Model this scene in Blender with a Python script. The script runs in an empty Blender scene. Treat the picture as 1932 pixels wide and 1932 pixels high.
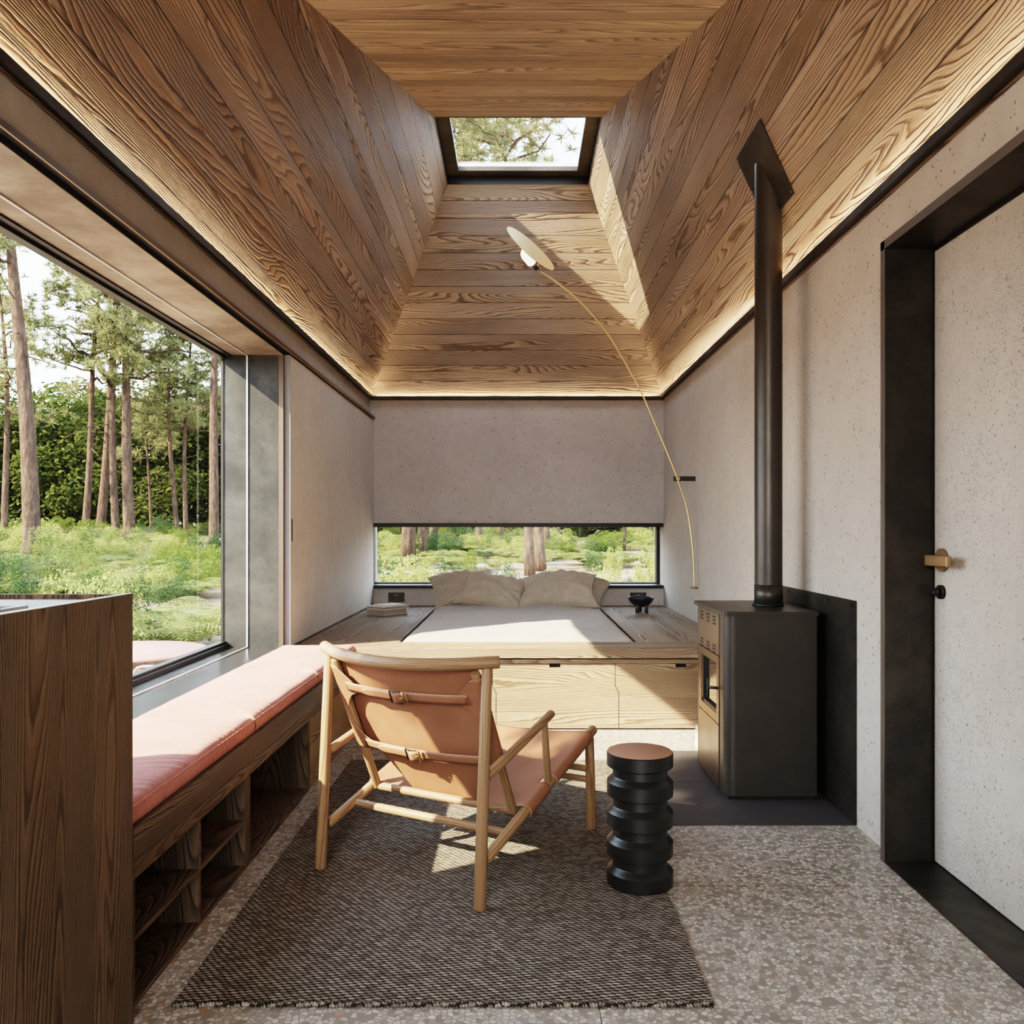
import bpy, bmesh, math, random
from mathutils import Vector, Matrix, noise, Euler

SUN, SKY, FILL = 18.0, 4.5, 78.0  # strengths of the sun, the sky and the added fill light
VT, LOOK, EXPO = 'Filmic', 'High Contrast', 1.0

S = bpy.context.scene
COL = S.collection
PI = math.pi
FPX, CX, CY, CAMH = 1600.0, 977.0, 1002.0, 1.15


# ---------------------------------------------------------------- helpers
class MB:
    """collects shapes into one mesh; grain = direction of wood grain for the UVs (metres)"""
    def __init__(self, grain=(1, 0, 0)):
        self.bm = bmesh.new()
        self.uv = self.bm.loops.layers.uv.new('UVMap')
        self.fl = self.bm.faces.layers.int.new('done')
        self.g = Vector(grain).normalized()

    def _hull_faces(self, vs, faces):
        out = []
        for f in faces:
            try:
                out.append(self.bm.faces.new([vs[i] for i in f]))
            except ValueError:
                pass
        return out

    def box(self, x0, x1, y0, y1, z0, z1, bevel=0.0, seg=2, mat=None):
        x0, x1 = min(x0, x1), max(x0, x1); y0, y1 = min(y0, y1), max(y0, y1); z0, z1 = min(z0, z1), max(z0, z1)
        co = [(x, y, z) for z in (z0, z1) for y in (y0, y1) for x in (x0, x1)]
        if mat is not None:
            co = [tuple(mat @ Vector(c)) for c in co]
        vs = [self.bm.verts.new(c) for c in co]
        fs = self._hull_faces(vs, [(0, 2, 3, 1), (4, 5, 7, 6), (0, 1, 5, 4), (2, 6, 7, 3), (0, 4, 6, 2), (1, 3, 7, 5)])
        if bevel > 0:
            es = list({e for f in fs for e in f.edges})
            bmesh.ops.bevel(self.bm, geom=es, offset=bevel, segments=seg, profile=0.5, affect='EDGES', clamp_overlap=True)
        return self

    def prism(self, pts, ext, bevel=0.0):
        """polygon (3-D points) swept along ext"""
        e = Vector(ext)
        a = [self.bm.verts.new(p) for p in pts]
        b = [self.bm.verts.new(Vector(p) + e) for p in pts]
        n = len(pts)
        fs = [self.bm.faces.new(a[::-1]), self.bm.faces.new(b)]
        for i in range(n):
            fs.append(self.bm.faces.new((a[i], a[(i + 1) % n], b[(i + 1) % n], b[i])))
        bmesh.ops.recalc_face_normals(self.bm, faces=fs)
        if bevel > 0:
            es = list({ed for f in fs for ed in f.edges})
            bmesh.ops.bevel(self.bm, geom=es, offset=bevel, segments=2, profile=0.5, affect='EDGES', clamp_overlap=True)
        return self

    def quad(self, pts):
        self.bm.faces.new([self.bm.verts.new(p) for p in pts])
        return self

    def tube(self, pts, r, seg=14, cap=True, dome=0.0):
        pts = [Vector(p) for p in pts]
        n = len(pts)
        rs = list(r) if isinstance(r, (list, tuple)) else [r] * n
        if dome > 0:          # softened ends
            d0 = (pts[1] - pts[0]).normalized(); d1 = (pts[-1] - pts[-2]).normalized()
            pts = [pts[0], pts[0] + d0 * dome * 0.35, pts[0] + d0 * dome] + pts[1:-1] + [pts[-1] - d1 * dome, pts[-1] - d1 * dome * 0.35, pts[-1]]
            rs = [max(rs[0] - dome, 1e-4), rs[0] - dome * 0.25, rs[0]] + rs[1:-1] + [rs[-1], rs[-1] - dome * 0.25, max(rs[-1] - dome, 1e-4)]
            n = len(pts)
        tang = []
        for i in range(n):
            t = pts[min(i + 1, n - 1)] - pts[max(i - 1, 0)]
            tang.append(t.normalized())
        ref = Vector((0, 0, 1)) if abs(tang[0].z) < 0.9 else Vector((1, 0, 0))
        u = tang[0].cross(ref).normalized()
        rings = []; L = 0.0; Ls = []
        for i in range(n):
            if i:
                L += (pts[i] - pts[i - 1]).length
                u = (u - tang[i] * u.dot(tang[i])).normalized()
            w = tang[i].cross(u)
            rings.append([self.bm.verts.new(pts[i] + (u * math.cos(2 * PI * k / seg) + w * math.sin(2 * PI * k / seg)) * rs[i]) for k in range(seg)])
            Ls.append(L)
        off = random.random() * 9
        for i in range(n - 1):
            for k in range(seg):
                k2 = (k + 1) % seg
                f = self.bm.faces.new((rings[i][k], rings[i][k2], rings[i + 1][k2], rings[i + 1][k]))
                f[self.fl] = 1; f.smooth = True
                c = 2 * PI * max(rs) / seg
                for lp, (a, b) in zip(f.loops, ((Ls[i], k), (Ls[i], k + 1), (Ls[i + 1], k + 1), (Ls[i + 1], k))):
                    lp[self.uv].uv = (a + off, b * c + off * 0.3)
        if cap:
            self.bm.faces.new(rings[0][::-1]); self.bm.faces.new(rings[-1])
        return self

    def lathe(self, prof, c=(0, 0, 0), seg=48):
        """prof: list of (r, z)"""
        c = Vector(c); rings = []
        for (r, z) in prof:
            if r < 1e-5:
                rings.append([self.bm.verts.new(c + Vector((0, 0, z)))])
            else:
                rings.append([self.bm.verts.new(c + Vector((r * math.cos(2 * PI * k / seg), r * math.sin(2 * PI * k / seg), z))) for k in range(seg)])
        for i in range(len(rings) - 1):
            a, b = rings[i], rings[i + 1]
            for k in range(seg):
                k2 = (k + 1) % seg
                if len(a) == 1 and len(b) == 1:
                    continue
                if len(a) == 1:
                    vs = (a[0], b[k2], b[k])
                elif len(b) == 1:
                    vs = (a[k], a[k2], b[0])
                else:
                    vs = (a[k], a[k2], b[k2], b[k])
                f = self.bm.faces.new(vs); f.smooth = True
        return self

    def grid(self, fn, nu, nv, skip=None, uvs=None):
        """surface fn(i/nu, j/nv)"""
        vs = [[self.bm.verts.new(fn(i / nu, j / nv)) for j in range(nv + 1)] for i in range(nu + 1)]
        for i in range(nu):
            for j in range(nv):
                if skip and skip((i + .5) / nu, (j + .5) / nv):
                    continue
                f = self.bm.faces.new((vs[i][j], vs[i + 1][j], vs[i + 1][j + 1], vs[i][j + 1]))
                f.smooth = True
        for v in [v for row in vs for v in row]:
            if not v.link_faces:
                self.bm.verts.remove(v)
        return self

    def build(self, name, mat, parent=None, world=True, smooth=False, solid=0.0, subsurf=0, loc=None, normals=True, rim=None):
        bm = self.bm
        if normals:
            bmesh.ops.recalc_face_normals(bm, faces=bm.faces[:])
        bm.normal_update()
        g = self.g
        for f in bm.faces:
            if f[self.fl]:
                continue
            n = f.normal
            if abs(n.dot(g)) > 0.92:
                a = Vector((0, 0, 1)) if abs(g.z) < 0.7 else Vector((1, 0, 0))
                uu = (a - n * a.dot(n)).normalized(); vv = n.cross(uu)
            else:
                uu = (g - n * g.dot(n)).normalized(); vv = n.cross(uu)
            for lp in f.loops:
                lp[self.uv].uv = (lp.vert.co.dot(uu), lp.vert.co.dot(vv))
        off = None
        if parent is not None and world:
            off = parent.get('_org')
        if loc is not None:
            off = loc
        if off is not None:
            bm.transform(Matrix.Translation(-Vector(off)))
        if smooth:
            for f in bm.faces:
                f.smooth = True
        me = bpy.data.meshes.new(name)
        bm.to_mesh(me); bm.free()
        o = bpy.data.objects.new(name, me); COL.objects.link(o)
        if mat is not None:
            me.materials.append(mat)
        if parent is not None:
            o.parent = parent
        o['_org'] = tuple(off) if off is not None else (0.0, 0.0, 0.0)
        if loc is not None and parent is None:
            o.location = loc
        if solid:
            m = o.modifiers.new('thickness', 'SOLIDIFY'); m.thickness = solid; m.offset = 0
        if rim is not None:
            me.materials.append(rim); m.material_offset_rim = 1
        if subsurf:
            m = o.modifiers.new('smooth', 'SUBSURF'); m.levels = subsurf; m.render_levels = subsurf
        return o


def thing(name, label, cat, loc=(0, 0, 0), rotz=0.0, group=None):
    o = bpy.data.objects.new(name, None); COL.objects.link(o)
    o.empty_display_size = 0.1
    o.location = loc; o.rotation_euler = (0, 0, rotz)
    o['label'] = label; o['category'] = cat
    if group: o['group'] = group
    o['_org'] = tuple(loc)
    return o


def tag(o, label, cat, group=None, kind=None):
    o['label'] = label; o['category'] = cat
    if group: o['group'] = group
    if kind: o['kind'] = kind
    return o


def struct(o, label=None, cat=None):
    o['kind'] = 'structure'
    if label: o['label'] = label
    if cat: o['category'] = cat
    return o


def copy_tree(o, parent=None):
    c = o.copy(); COL.objects.link(c)
    if parent is not None: c.parent = parent
    for ch in list(o.children):
        copy_tree(ch, c)
    return c


# ---------------------------------------------------------------- materials
class NT:
    def __init__(self, name):
        self.m = bpy.data.materials.new(name); self.m.use_nodes = True
        self.t = self.m.node_tree; self.t.nodes.clear()
        self.out = self.t.nodes.new('ShaderNodeOutputMaterial')
    def n(self, typ, ins=None, **kw):
        nd = self.t.nodes.new('ShaderNode' + typ)
        for k, v in kw.items(): setattr(nd, k, v)
        for k, v in (ins or {}).items(): self.put(nd, k, v)
        return nd
    def put(self, nd, k, v):
        s = nd.inputs[k]
        if isinstance(v, bpy.types.NodeSocket): self.t.links.new(v, s)
        elif isinstance(v, bpy.types.Node): self.t.links.new(v.outputs[0], s)
        else:
            if hasattr(s, 'default_value'):
                if s.type == 'RGBA' and len(v) == 3: v = (*v, 1)
                s.default_value = v
    def math(self, op, a, b=0.0, c=0.0):
        nd = self.n('Math', operation=op)
        for i, v in enumerate((a, b, c)):
            self.put(nd, i, v)
        return nd.outputs[0]
    def mapr(self, v, a, b, c=0.0, d=1.0, smooth=False):
        nd = self.n('MapRange', {0: v, 1: a, 2: b, 3: c, 4: d})
        nd.interpolation_type = 'SMOOTHSTEP' if smooth else 'LINEAR'
        return nd.outputs[0]
    def mix(self, fac, a, b, mode='MIX'):
        nd = self.n('Mix', data_type='RGBA', blend_type=mode)
        nd.clamp_result = False
        self.put(nd, 0, fac); self.put(nd, 6, a); self.put(nd, 7, b)
        return nd.outputs[2]
    def noise(self, vec, scale, detail=2.0, rough=0.5, dist=0.0):
        return self.n('TexNoise', {'Vector': vec, 'Scale': scale, 'Detail': detail, 'Roughness': rough, 'Distortion': dist})
    def combine(self, x, y, z=0.0):
        nd = self.n('CombineXYZ'); self.put(nd, 0, x); self.put(nd, 1, y); self.put(nd, 2, z)
        return nd.outputs[0]
    def bump(self, h, strength, dist, nrm=None):
        nd = self.n('Bump', {'Height': h, 'Strength': strength, 'Distance': dist})
        if nrm: self.put(nd, 'Normal', nrm)
        return nd.outputs[0]
    def bsdf(self, **ins):
        nd = self.n('BsdfPrincipled')
        for k, v in ins.items():
            self.put(nd, k.replace('_', ' '), v)
        self.t.links.new(nd.outputs[0], self.out.inputs[0])
        return nd


def wood(name, dark, light, bw=0.137, gs=1.0, bump=0.6, rings=9.0, seam=1.0, rough=0.55, tintv=0.28):
    k = NT(name)
    tc = k.n('TexCoord'); sp = k.n('SeparateXYZ', {0: tc.outputs['UV']})
    u, v = sp.outputs[0], sp.outputs[1]
    vb = k.math('DIVIDE', v, bw); idx = k.math('FLOOR', vb); fr = k.math('FRACT', vb)
    wn = k.n('TexWhiteNoise', noise_dimensions='1D'); k.put(wn, 'W', idx)
    rnd = wn.outputs[0]
    wn2 = k.n('TexWhiteNoise', noise_dimensions='1D'); k.put(wn2, 'W', k.math('ADD', idx, 91.7))
    u2 = k.math('ADD', u, k.math('MULTIPLY', rnd, 37.0))
    v2 = k.math('ADD', v, k.math('MULTIPLY', wn2.outputs[0], 5.0))
    base = k.noise(k.combine(k.math('MULTIPLY', u2, 0.55 * gs), k.math('MULTIPLY', v2, 5.2 * gs), k.math('MULTIPLY', rnd, 31.0)), 1.0, 1.3, 0.45, 0.25)
    wob = k.noise(k.combine(k.math('MULTIPLY', u2, 11 * gs), k.math('MULTIPLY', v2, 45 * gs)), 1.0, 2.0)
    ph = k.math('ADD', k.math('MULTIPLY', v2, 62.0 * gs), k.math('MULTIPLY', base.outputs[0], rings * 3.0))
    ph = k.math('ADD', ph, k.math('MULTIPLY', wob.outputs[0], 0.55))
    ring = k.math('FRACT', ph)
    line = k.mapr(ring, 0.45, 0.88, 0.0, 1.0, True)
    line = k.math('MULTIPLY', line, k.mapr(ring, 0.90, 1.0, 1.0, 0.0))     # dark groove of late wood
    ridge = k.mapr(k.math('ABSOLUTE', k.math('SUBTRACT', ring, 0.12)), 0.0, 0.16, 1.0, 0.0, True)
    fib = k.noise(k.combine(k.math('MULTIPLY', u2, 5.0), k.math('MULTIPLY', v2, 260.0)), 1.0, 2.5, 0.6)
    big = k.noise(k.combine(k.math('MULTIPLY', u2, 0.8), k.math('MULTIPLY', v2, 4.0)), 1.0, 2.0)
    fac = k.math('ADD', 0.46, k.math('MULTIPLY', k.math('SUBTRACT', fib.outputs[0], 0.5), 0.5))
    fac = k.math('ADD', fac, k.math('MULTIPLY', k.math('SUBTRACT', big.outputs[0], 0.5), 0.8))
    fac = k.math('ADD', k.math('SUBTRACT', fac, k.math('MULTIPLY', line, 0.42)), k.math('MULTIPLY', ridge, 0.16))
    col = k.mix(k.mapr(fac, 0.0, 0.85), (*dark, 1), (*light, 1))
    tint = k.mapr(wn2.outputs[0], 0, 1, 1 - tintv, 1 + tintv * 0.55)
    col = k.mix(1.0, col, k.n('CombineColor', {0: tint, 1: tint, 2: k.math('MULTIPLY', tint, k.mapr(rnd, 0, 1, .95, 1.04))}).outputs[0], 'MULTIPLY')
    sm = k.math('LESS_THAN', k.math('MINIMUM', fr, k.math('SUBTRACT', 1.0, fr)), 0.0024 / bw)
    sm = k.math('MULTIPLY', sm, seam)
    col = k.mix(k.math('MULTIPLY', sm, 0.92), col, (0.008, 0.005, 0.003, 1))
    h = k.math('SUBTRACT', k.math('ADD', k.math('ADD', k.math('MULTIPLY', line, -0.9), k.math('MULTIPLY', ridge, .35)), k.math('MULTIPLY', fib.outputs[0], 0.3)), k.math('MULTIPLY', sm, 1.5))
    nb = k.bump(h, bump, 0.0035)
    k.bsdf(Base_Color=col, Roughness=k.mapr(fib.outputs[0], 0.3, 0.7, rough - .08, rough + .12), Normal=nb, Specular_IOR_Level=0.35)
    return k.m


def concrete(name, c0, c1, pit=1.0, dens=0.78, sc=72.0):
    k = NT(name)
    o = k.n('TexCoord').outputs['Object']
    st = k.n('Mapping', {0: o}, vector_type='POINT'); st.inputs['Scale'].default_value = (1, 1, 0.75)
    big = k.noise(o, 1.3, 4.0, 0.55); mid = k.noise(o, 14.0, 4.0, 0.65); fine = k.noise(o, 150.0, 3.0, 0.6)
    f = k.math('ADD', k.math('MULTIPLY', big.outputs[0], 0.7), k.math('MULTIPLY', mid.outputs[0], 0.5))
    col = k.mix(k.mapr(f, 0.35, 0.85), (*c0, 1), (*c1, 1))
    col = k.mix(k.mapr(fine.outputs[0], 0.3, 0.75, 0.0, 0.22), col, (c0[0] * .55, c0[1] * .53, c0[2] * .5, 1))
    def pits(scale, pick, rad):
        v = k.n('TexVoronoi', {'Vector': st.outputs[0], 'Scale': scale, 'Randomness': 1.0})
        sep = k.n('SeparateColor', {0: v.outputs['Color']})
        thr = k.mapr(sep.outputs[0], pick, 1.0, 0.0, rad)
        wb = k.noise(o, 260.0, 1.0)
        d = k.math('ADD', v.outputs['Distance'], k.math('MULTIPLY', k.math('SUBTRACT', wb.outputs[0], 0.5), 0.12))
        return k.math('MULTIPLY', k.math('LESS_THAN', d, thr), k.math('GREATER_THAN', sep.outputs[0], pick))
    cl = k.noise(o, 4.5, 3.0)
    cm = k.mapr(cl.outputs[0], 0.36, 0.62, 0.12, 1.0)
    p1 = pits(sc, dens, 0.33); p2 = pits(sc * 2.4, 0.40, 0.42)
    p = k.math('MAXIMUM', k.math('MULTIPLY', p1, 0.72), k.math('MULTIPLY', k.math('MULTIPLY', p2, cm), 0.58))
    p = k.math('MULTIPLY', p, pit)
    col = k.mix(p, col, (c0[0] * .2, c0[1] * .19, c0[2] * .18, 1))
    h = k.math('SUBTRACT', k.math('ADD', k.math('MULTIPLY', mid.outputs[0], 0.5), k.math('MULTIPLY', fine.outputs[0], 0.25)), k.math('MULTIPLY', p, 0.8))
    k.bsdf(Base_Color=col, Roughness=0.85, Normal=k.bump(h, 0.35, 0.004), Specular_IOR_Level=0.2)
    return k.m


def terrazzo(name):
    k = NT(name)
    o = k.n('TexCoord').outputs['Object']
    ds = k.noise(o, 40.0, 2.0)
    vec = k.n('VectorMath', operation='MULTIPLY_ADD')
    k.put(vec, 0, ds.outputs['Color']); vec.inputs[1].default_value = (0.010, 0.010, 0.0); k.put(vec, 2, o)
    mp = k.n('Mapping', {0: vec.outputs[0]}); mp.inputs['Scale'].default_value = (1, 1, 0.0)
    v = k.n('TexVoronoi', {'Vector': mp.outputs[0], 'Scale': 66.0}, voronoi_dimensions='2D')
    e = k.n('TexVoronoi', {'Vector': mp.outputs[0], 'Scale': 66.0}, voronoi_dimensions='2D', feature='DISTANCE_TO_EDGE')
    sep = k.n('SeparateColor', {0: v.outputs['Color']})
    chip = k.mix(sep.outputs[0], (0.32, 0.285, 0.25, 1), (0.62, 0.575, 0.525, 1))
    chip = k.mix(k.math('GREATER_THAN', sep.outputs[1], 0.985), chip, (0.34, 0.2, 0.12, 1))
    isch = k.math('MULTIPLY', k.mapr(e.outputs['Distance'], 0.05, 0.14), k.mapr(sep.outputs[2], 0.15, 0.4))
    mat = k.noise(o, 300.0, 2.0)
    mcol = k.mix(mat.outputs[0], (0.18, 0.157, 0.13, 1), (0.28, 0.247, 0.213, 1))
    col = k.mix(isch, mcol, chip)
    bl = k.noise(o, 3.0, 3.0)
    bt = k.mapr(bl.outputs[0], 0.3, 0.7, 0.88, 1.1)
    col = k.mix(1.0, col, k.n('CombineColor', {0: bt, 1: bt, 2: bt}).outputs[0], 'MULTIPLY')
    # joints between the large slabs
    sp = k.n('SeparateXYZ', {0: o})
    def joint(c, off, step):
        fr = k.math('FRACT', k.math('DIVIDE', k.math('SUBTRACT', c, off), step))
        return k.math('LESS_THAN', k.math('MINIMUM', fr, k.math('SUBTRACT', 1.0, fr)), 0.0016 / step)
    j = k.math('MAXIMUM', joint(sp.outputs[1], 2.746, 1.13), joint(sp.outputs[0], 0.196, 1.6))
    col = k.mix(k.math('MULTIPLY', j, 0.85), col, (0.03, 0.025, 0.02, 1))
    k.bsdf(Base_Color=col, Roughness=0.42, Normal=k.bump(k.math('MULTIPLY', j, -1.0), 0.4, 0.002), Specular_IOR_Level=0.4)
    return k.m


def plain(name, col, rough=0.5, metal=0.0, bump=0.0, bscale=80.0, var=0.0, vscale=3.0, spec=0.5, emis=None, estr=0.0, coat=0.0):
    k = NT(name)
    o = k.n('TexCoord').outputs['Object']
    c = (*col, 1)
    kw = {}
    if var:
        nz = k.noise(o, vscale, 4.0, 0.6)
        c = k.mix(k.mapr(nz.outputs[0], 0.3, 0.72), (col[0] * (1 - var), col[1] * (1 - var), col[2] * (1 - var), 1), (col[0] * (1 + var), col[1] * (1 + var), col[2] * (1 + var), 1))
        kw['Roughness'] = k.mapr(nz.outputs[0], 0.3, 0.7, max(rough - .08, .03), rough + .08)
    else:
        kw['Roughness'] = rough
    if bump:
        b = k.noise(o, bscale, 3.0, 0.6)
        kw['Normal'] = k.bump(b.outputs[0], bump, 0.002)
    if emis:
        kw['Emission_Color'] = (*emis, 1); kw['Emission_Strength'] = estr
    if coat: kw['Coat_Weight'] = coat
    k.bsdf(Base_Color=c, Metallic=metal, Specular_IOR_Level=spec, **kw)
    return k.m


def brushed(name, c0, c1, rough=0.4, metal=0.7, sc=2.0):
    """blackened or weathered steel with cloudy patches"""
    k = NT(name)
    o = k.n('TexCoord').outputs['Object']
    a = k.noise(o, sc, 6.0, 0.65, 0.4); b = k.noise(o, sc * 5, 4.0, 0.7)
    f = k.math('ADD', k.math('MULTIPLY', a.outputs[0], 0.75), k.math('MULTIPLY', b.outputs[0], 0.25))
    col = k.mix(k.mapr(f, 0.38, 0.66, 0, 1, True), (*c0, 1), (*c1, 1))
    k.bsdf(Base_Color=col, Metallic=metal, Roughness=k.mapr(f, 0.35, 0.7, rough + .1, rough - .08), Specular_IOR_Level=0.4)
    return k.m


def cloth(name, c0, c1, scale=900.0, bump=0.25, sheen=0.2, wr=0.0):
    k = NT(name)
    tc = k.n('TexCoord'); o = tc.outputs['Object']
    a = k.noise(o, scale, 1.0, 0.5); b = k.noise(o, 6.0, 3.0, 0.6)
    m1 = k.n('Mapping', {0: o}); m1.inputs['Scale'].default_value = (14, 420, 420)
    m2 = k.n('Mapping', {0: o}); m2.inputs['Scale'].default_value = (420, 14, 420)
    t1 = k.noise(m1.outputs[0], 1.0, 2.0); t2 = k.noise(m2.outputs[0], 1.0, 2.0)
    th = k.math('MULTIPLY', k.math('ADD', t1.outputs[0], t2.outputs[0]), 0.5)
    f = k.math('ADD', k.math('MULTIPLY', th, 0.6), k.math('ADD', k.math('MULTIPLY', a.outputs[0], 0.25), k.math('MULTIPLY', b.outputs[0], 0.25)))
    col = k.mix(k.mapr(f, 0.38, 0.7), (*c0, 1), (*c1, 1))
    nrm = k.bump(th, bump, 0.0015)
    if wr:
        w = k.noise(o, 11.0, 4.0, 0.55, 0.8)
        nrm = k.bump(w.outputs[0], wr, 0.03, nrm)
    k.bsdf(Base_Color=col, Roughness=0.9, Normal=nrm, Specular_IOR_Level=0.15, Sheen_Weight=sheen)
    return k.m


def rugmat(name):
    k = NT(name)
    o = k.n('TexCoord').outputs['Object']
    wob = k.noise(o, 22.0, 2.0)
    v = k.n('VectorMath', operation='MULTIPLY_ADD'); k.put(v, 0, wob.outputs['Color']); v.inputs[1].default_value = (0.010, 0.010, 0); k.put(v, 2, o)
    sp = k.n('SeparateXYZ', {0: v.outputs[0]})
    x = k.math('DIVIDE', sp.outputs[0], 0.0185); y = k.math('DIVIDE', k.math('SUBTRACT', sp.outputs[1], k.math('MULTIPLY', sp.outputs[0], 0.16)), 0.0125)
    row = k.math('FLOOR', y)
    x2 = k.math('ADD', x, k.math('MULTIPLY', row, 0.5))
    # slanted knots, every second row leaning the other way
    par = k.math('SUBTRACT', k.math('MULTIPLY', k.math('MODULO', k.math('ABSOLUTE', row), 2.0), 2.0), 1.0)
    fy = k.math('SUBTRACT', k.math('FRACT', y), 0.5)
    xs = k.math('ADD', x2, k.math('MULTIPLY', fy, 0.55))
    fx = k.math('SUBTRACT', k.math('FRACT', xs), 0.5)
    d = k.math('SQRT', k.math('ADD', k.math('MULTIPLY', k.math('MULTIPLY', fx, fx), 1.0), k.math('MULTIPLY', k.math('MULTIPLY', fy, fy), 1.5)))
    knot = k.mapr(d, 0.60, 0.36, 0.0, 1.0, True)
    cell = k.n('TexWhiteNoise', noise_dimensions='2D'); k.put(cell, 'Vector', k.combine(k.math('FLOOR', xs), row))
    fib = k.noise(o, 700.0, 2.0)
    c = k.mix(k.mapr(cell.outputs[0], 0.0, 1.0), (0.20, 0.168, 0.138, 1), (0.44, 0.39, 0.335, 1))
    c = k.mix(k.mapr(fib.outputs[0], 0.35, 0.7, 0.0, 0.35), c, (0.06, 0.048, 0.037, 1))
    c = k.mix(knot, (0.03, 0.025, 0.02, 1), c)
    k.bsdf(Base_Color=c, Roughness=0.95, Specular_IOR_Level=0.1, Normal=k.bump(k.math('ADD', knot, k.math('MULTIPLY', fib.outputs[0], 0.3)), 0.9, 0.006))
    return k.m


def leafmat(name, c0, c1, transl=0.45):
    k = NT(name)
    g = k.n('NewGeometry'); oi = k.n('ObjectInfo')
    r = k.math('FRACT', k.math('ADD', g.outputs['Random Per Island'], k.math('MULTIPLY', oi.outputs['Random'], 0.37)))
    c = k.mix(r, (*c0, 1), (*c1, 1))
    d = k.n('BsdfDiffuse', {'Color': c}); t = k.n('BsdfTranslucent', {'Color': c})
    m = k.n('MixShader', {0: transl}); k.t.links.new(d.outputs[0], m.inputs[1]); k.t.links.new(t.outputs[0], m.inputs[2])
    k.t.links.new(m.outputs[0], k.out.inputs[0])
    return k.m


def glassmat(name, tint=(0.96, 0.98, 0.97), refl=0.035):
    k = NT(name)
    lw = k.n('LayerWeight', {'Blend': 0.12})
    fac = k.math('MINIMUM', k.math('ADD', refl, k.math('MULTIPLY', lw.outputs['Fresnel'], 0.30)), 0.35)
    t = k.n('BsdfTransparent', {'Color': (*tint, 1)}); gl = k.n('BsdfGlossy', {'Color': (1, 1, 1, 1), 'Roughness': 0.0})
    m = k.n('MixShader', {0: fac}); k.t.links.new(t.outputs[0], m.inputs[1]); k.t.links.new(gl.outputs[0], m.inputs[2])
    k.t.links.new(m.outputs[0], k.out.inputs[0])
    return k.m


def groundmat(name):
    k = NT(name)
    o = k.n('TexCoord').outputs['Object']
    a = k.noise(o, 0.55, 5.0, 0.6, 0.5); b = k.noise(o, 9.0, 5.0, 0.7); c = k.noise(o, 60.0, 2.0)
    col = k.mix(k.mapr(b.outputs[0], 0.3, 0.7), (0.10, 0.065, 0.043, 1), (0.22, 0.16, 0.115, 1))
    col = k.mix(k.mapr(a.outputs[0], 0.46, 0.62), col, (0.32, 0.27, 0.21, 1))
    col = k.mix(k.mapr(c.outputs[0], 0.4, 0.7, 0, .4), col, (0.10, 0.07, 0.05, 1))
    k.bsdf(Base_Color=col, Roughness=0.95, Specular_IOR_Level=0.05, Normal=k.bump(b.outputs[0], 0.6, 0.05))
    return k.m


def barkmat(name):
    k = NT(name)
    o = k.n('TexCoord').outputs['Object']
    mp = k.n('Mapping', {0: o}); mp.inputs['Scale'].default_value = (9, 9, 2.2)
    a = k.noise(mp.outputs[0], 1.0, 5.0, 0.7, 0.6)
    v = k.n('TexVoronoi', {'Vector': mp.outputs[0], 'Scale': 1.3}, feature='DISTANCE_TO_EDGE')
    col = k.mix(k.mapr(a.outputs[0], 0.32, 0.68), (0.026, 0.017, 0.013, 1), (0.125, 0.083, 0.060, 1))
    col = k.mix(k.mapr(v.outputs['Distance'], 0.0, 0.12, 0.6, 0.0), col, (0.03, 0.02, 0.016, 1))
    k.bsdf(Base_Color=col, Roughness=0.95, Specular_IOR_Level=0.05, Normal=k.bump(a.outputs[0], 0.8, 0.06))
    return k.m


M = {}
M['ceil'] = wood('brown ash boards', (0.105, 0.066, 0.042), (0.43, 0.318, 0.23), bw=0.137, bump=0.8)
M['oak'] = wood('brown ash panels', (0.125, 0.08, 0.05), (0.44, 0.315, 0.21), bw=0.19, gs=1.35, bump=0.6, rings=9, seam=0.0, tintv=.1)
M['oakseam'] = wood('brown ash platform boards', (0.125, 0.08, 0.05), (0.44, 0.315, 0.21), bw=0.21, bump=0.6, rings=10, seam=0.7, tintv=.15)
M['shadedoak'] = wood('shaded ash panels', (0.052, 0.034, 0.021), (0.20, 0.135, 0.088), bw=0.6, bump=0.7, rings=15, seam=0.0, tintv=.05)  # same ash, coloured darker for the shade on bench and counter
M['chairwood'] = wood('oiled oak poles', (0.17, 0.092, 0.046), (0.39, 0.245, 0.14), bw=3.0, gs=1.6, bump=0.08, rings=5, seam=0.0, rough=0.45, tintv=.05)
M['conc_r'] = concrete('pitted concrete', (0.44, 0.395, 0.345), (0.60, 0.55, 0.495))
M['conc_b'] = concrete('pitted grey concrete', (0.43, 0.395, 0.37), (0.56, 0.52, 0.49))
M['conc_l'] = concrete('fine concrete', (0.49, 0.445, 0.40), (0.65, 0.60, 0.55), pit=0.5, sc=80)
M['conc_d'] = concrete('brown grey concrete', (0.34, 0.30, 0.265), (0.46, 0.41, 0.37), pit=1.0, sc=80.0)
M['terrazzo'] = terrazzo('terrazzo')
M['rug'] = rugmat('woven wool')
M['black'] = plain('black metal', (0.014, 0.013, 0.012), 0.45, 0.3)
M['bronze'] = brushed('dark bronze metal', (0.030, 0.027, 0.024), (0.072, 0.062, 0.052), 0.42, 0.6)
M['trim'] = brushed('dark brown trim', (0.022, 0.019, 0.016), (0.038, 0.033, 0.028), 0.5, 0.3)
M['steel'] = brushed('weathered grey steel', (0.022, 0.0225, 0.0225), (0.068, 0.066, 0.061), 0.45, 0.55, 1.7)
M['brownsteel'] = brushed('brown steel', (0.15, 0.115, 0.085), (0.34, 0.29, 0.225), 0.5, 0.4, 1.6)
M['railmetal'] = plain('bronze rail', (0.11, 0.08, 0.06), 0.4, 0.6)
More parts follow.
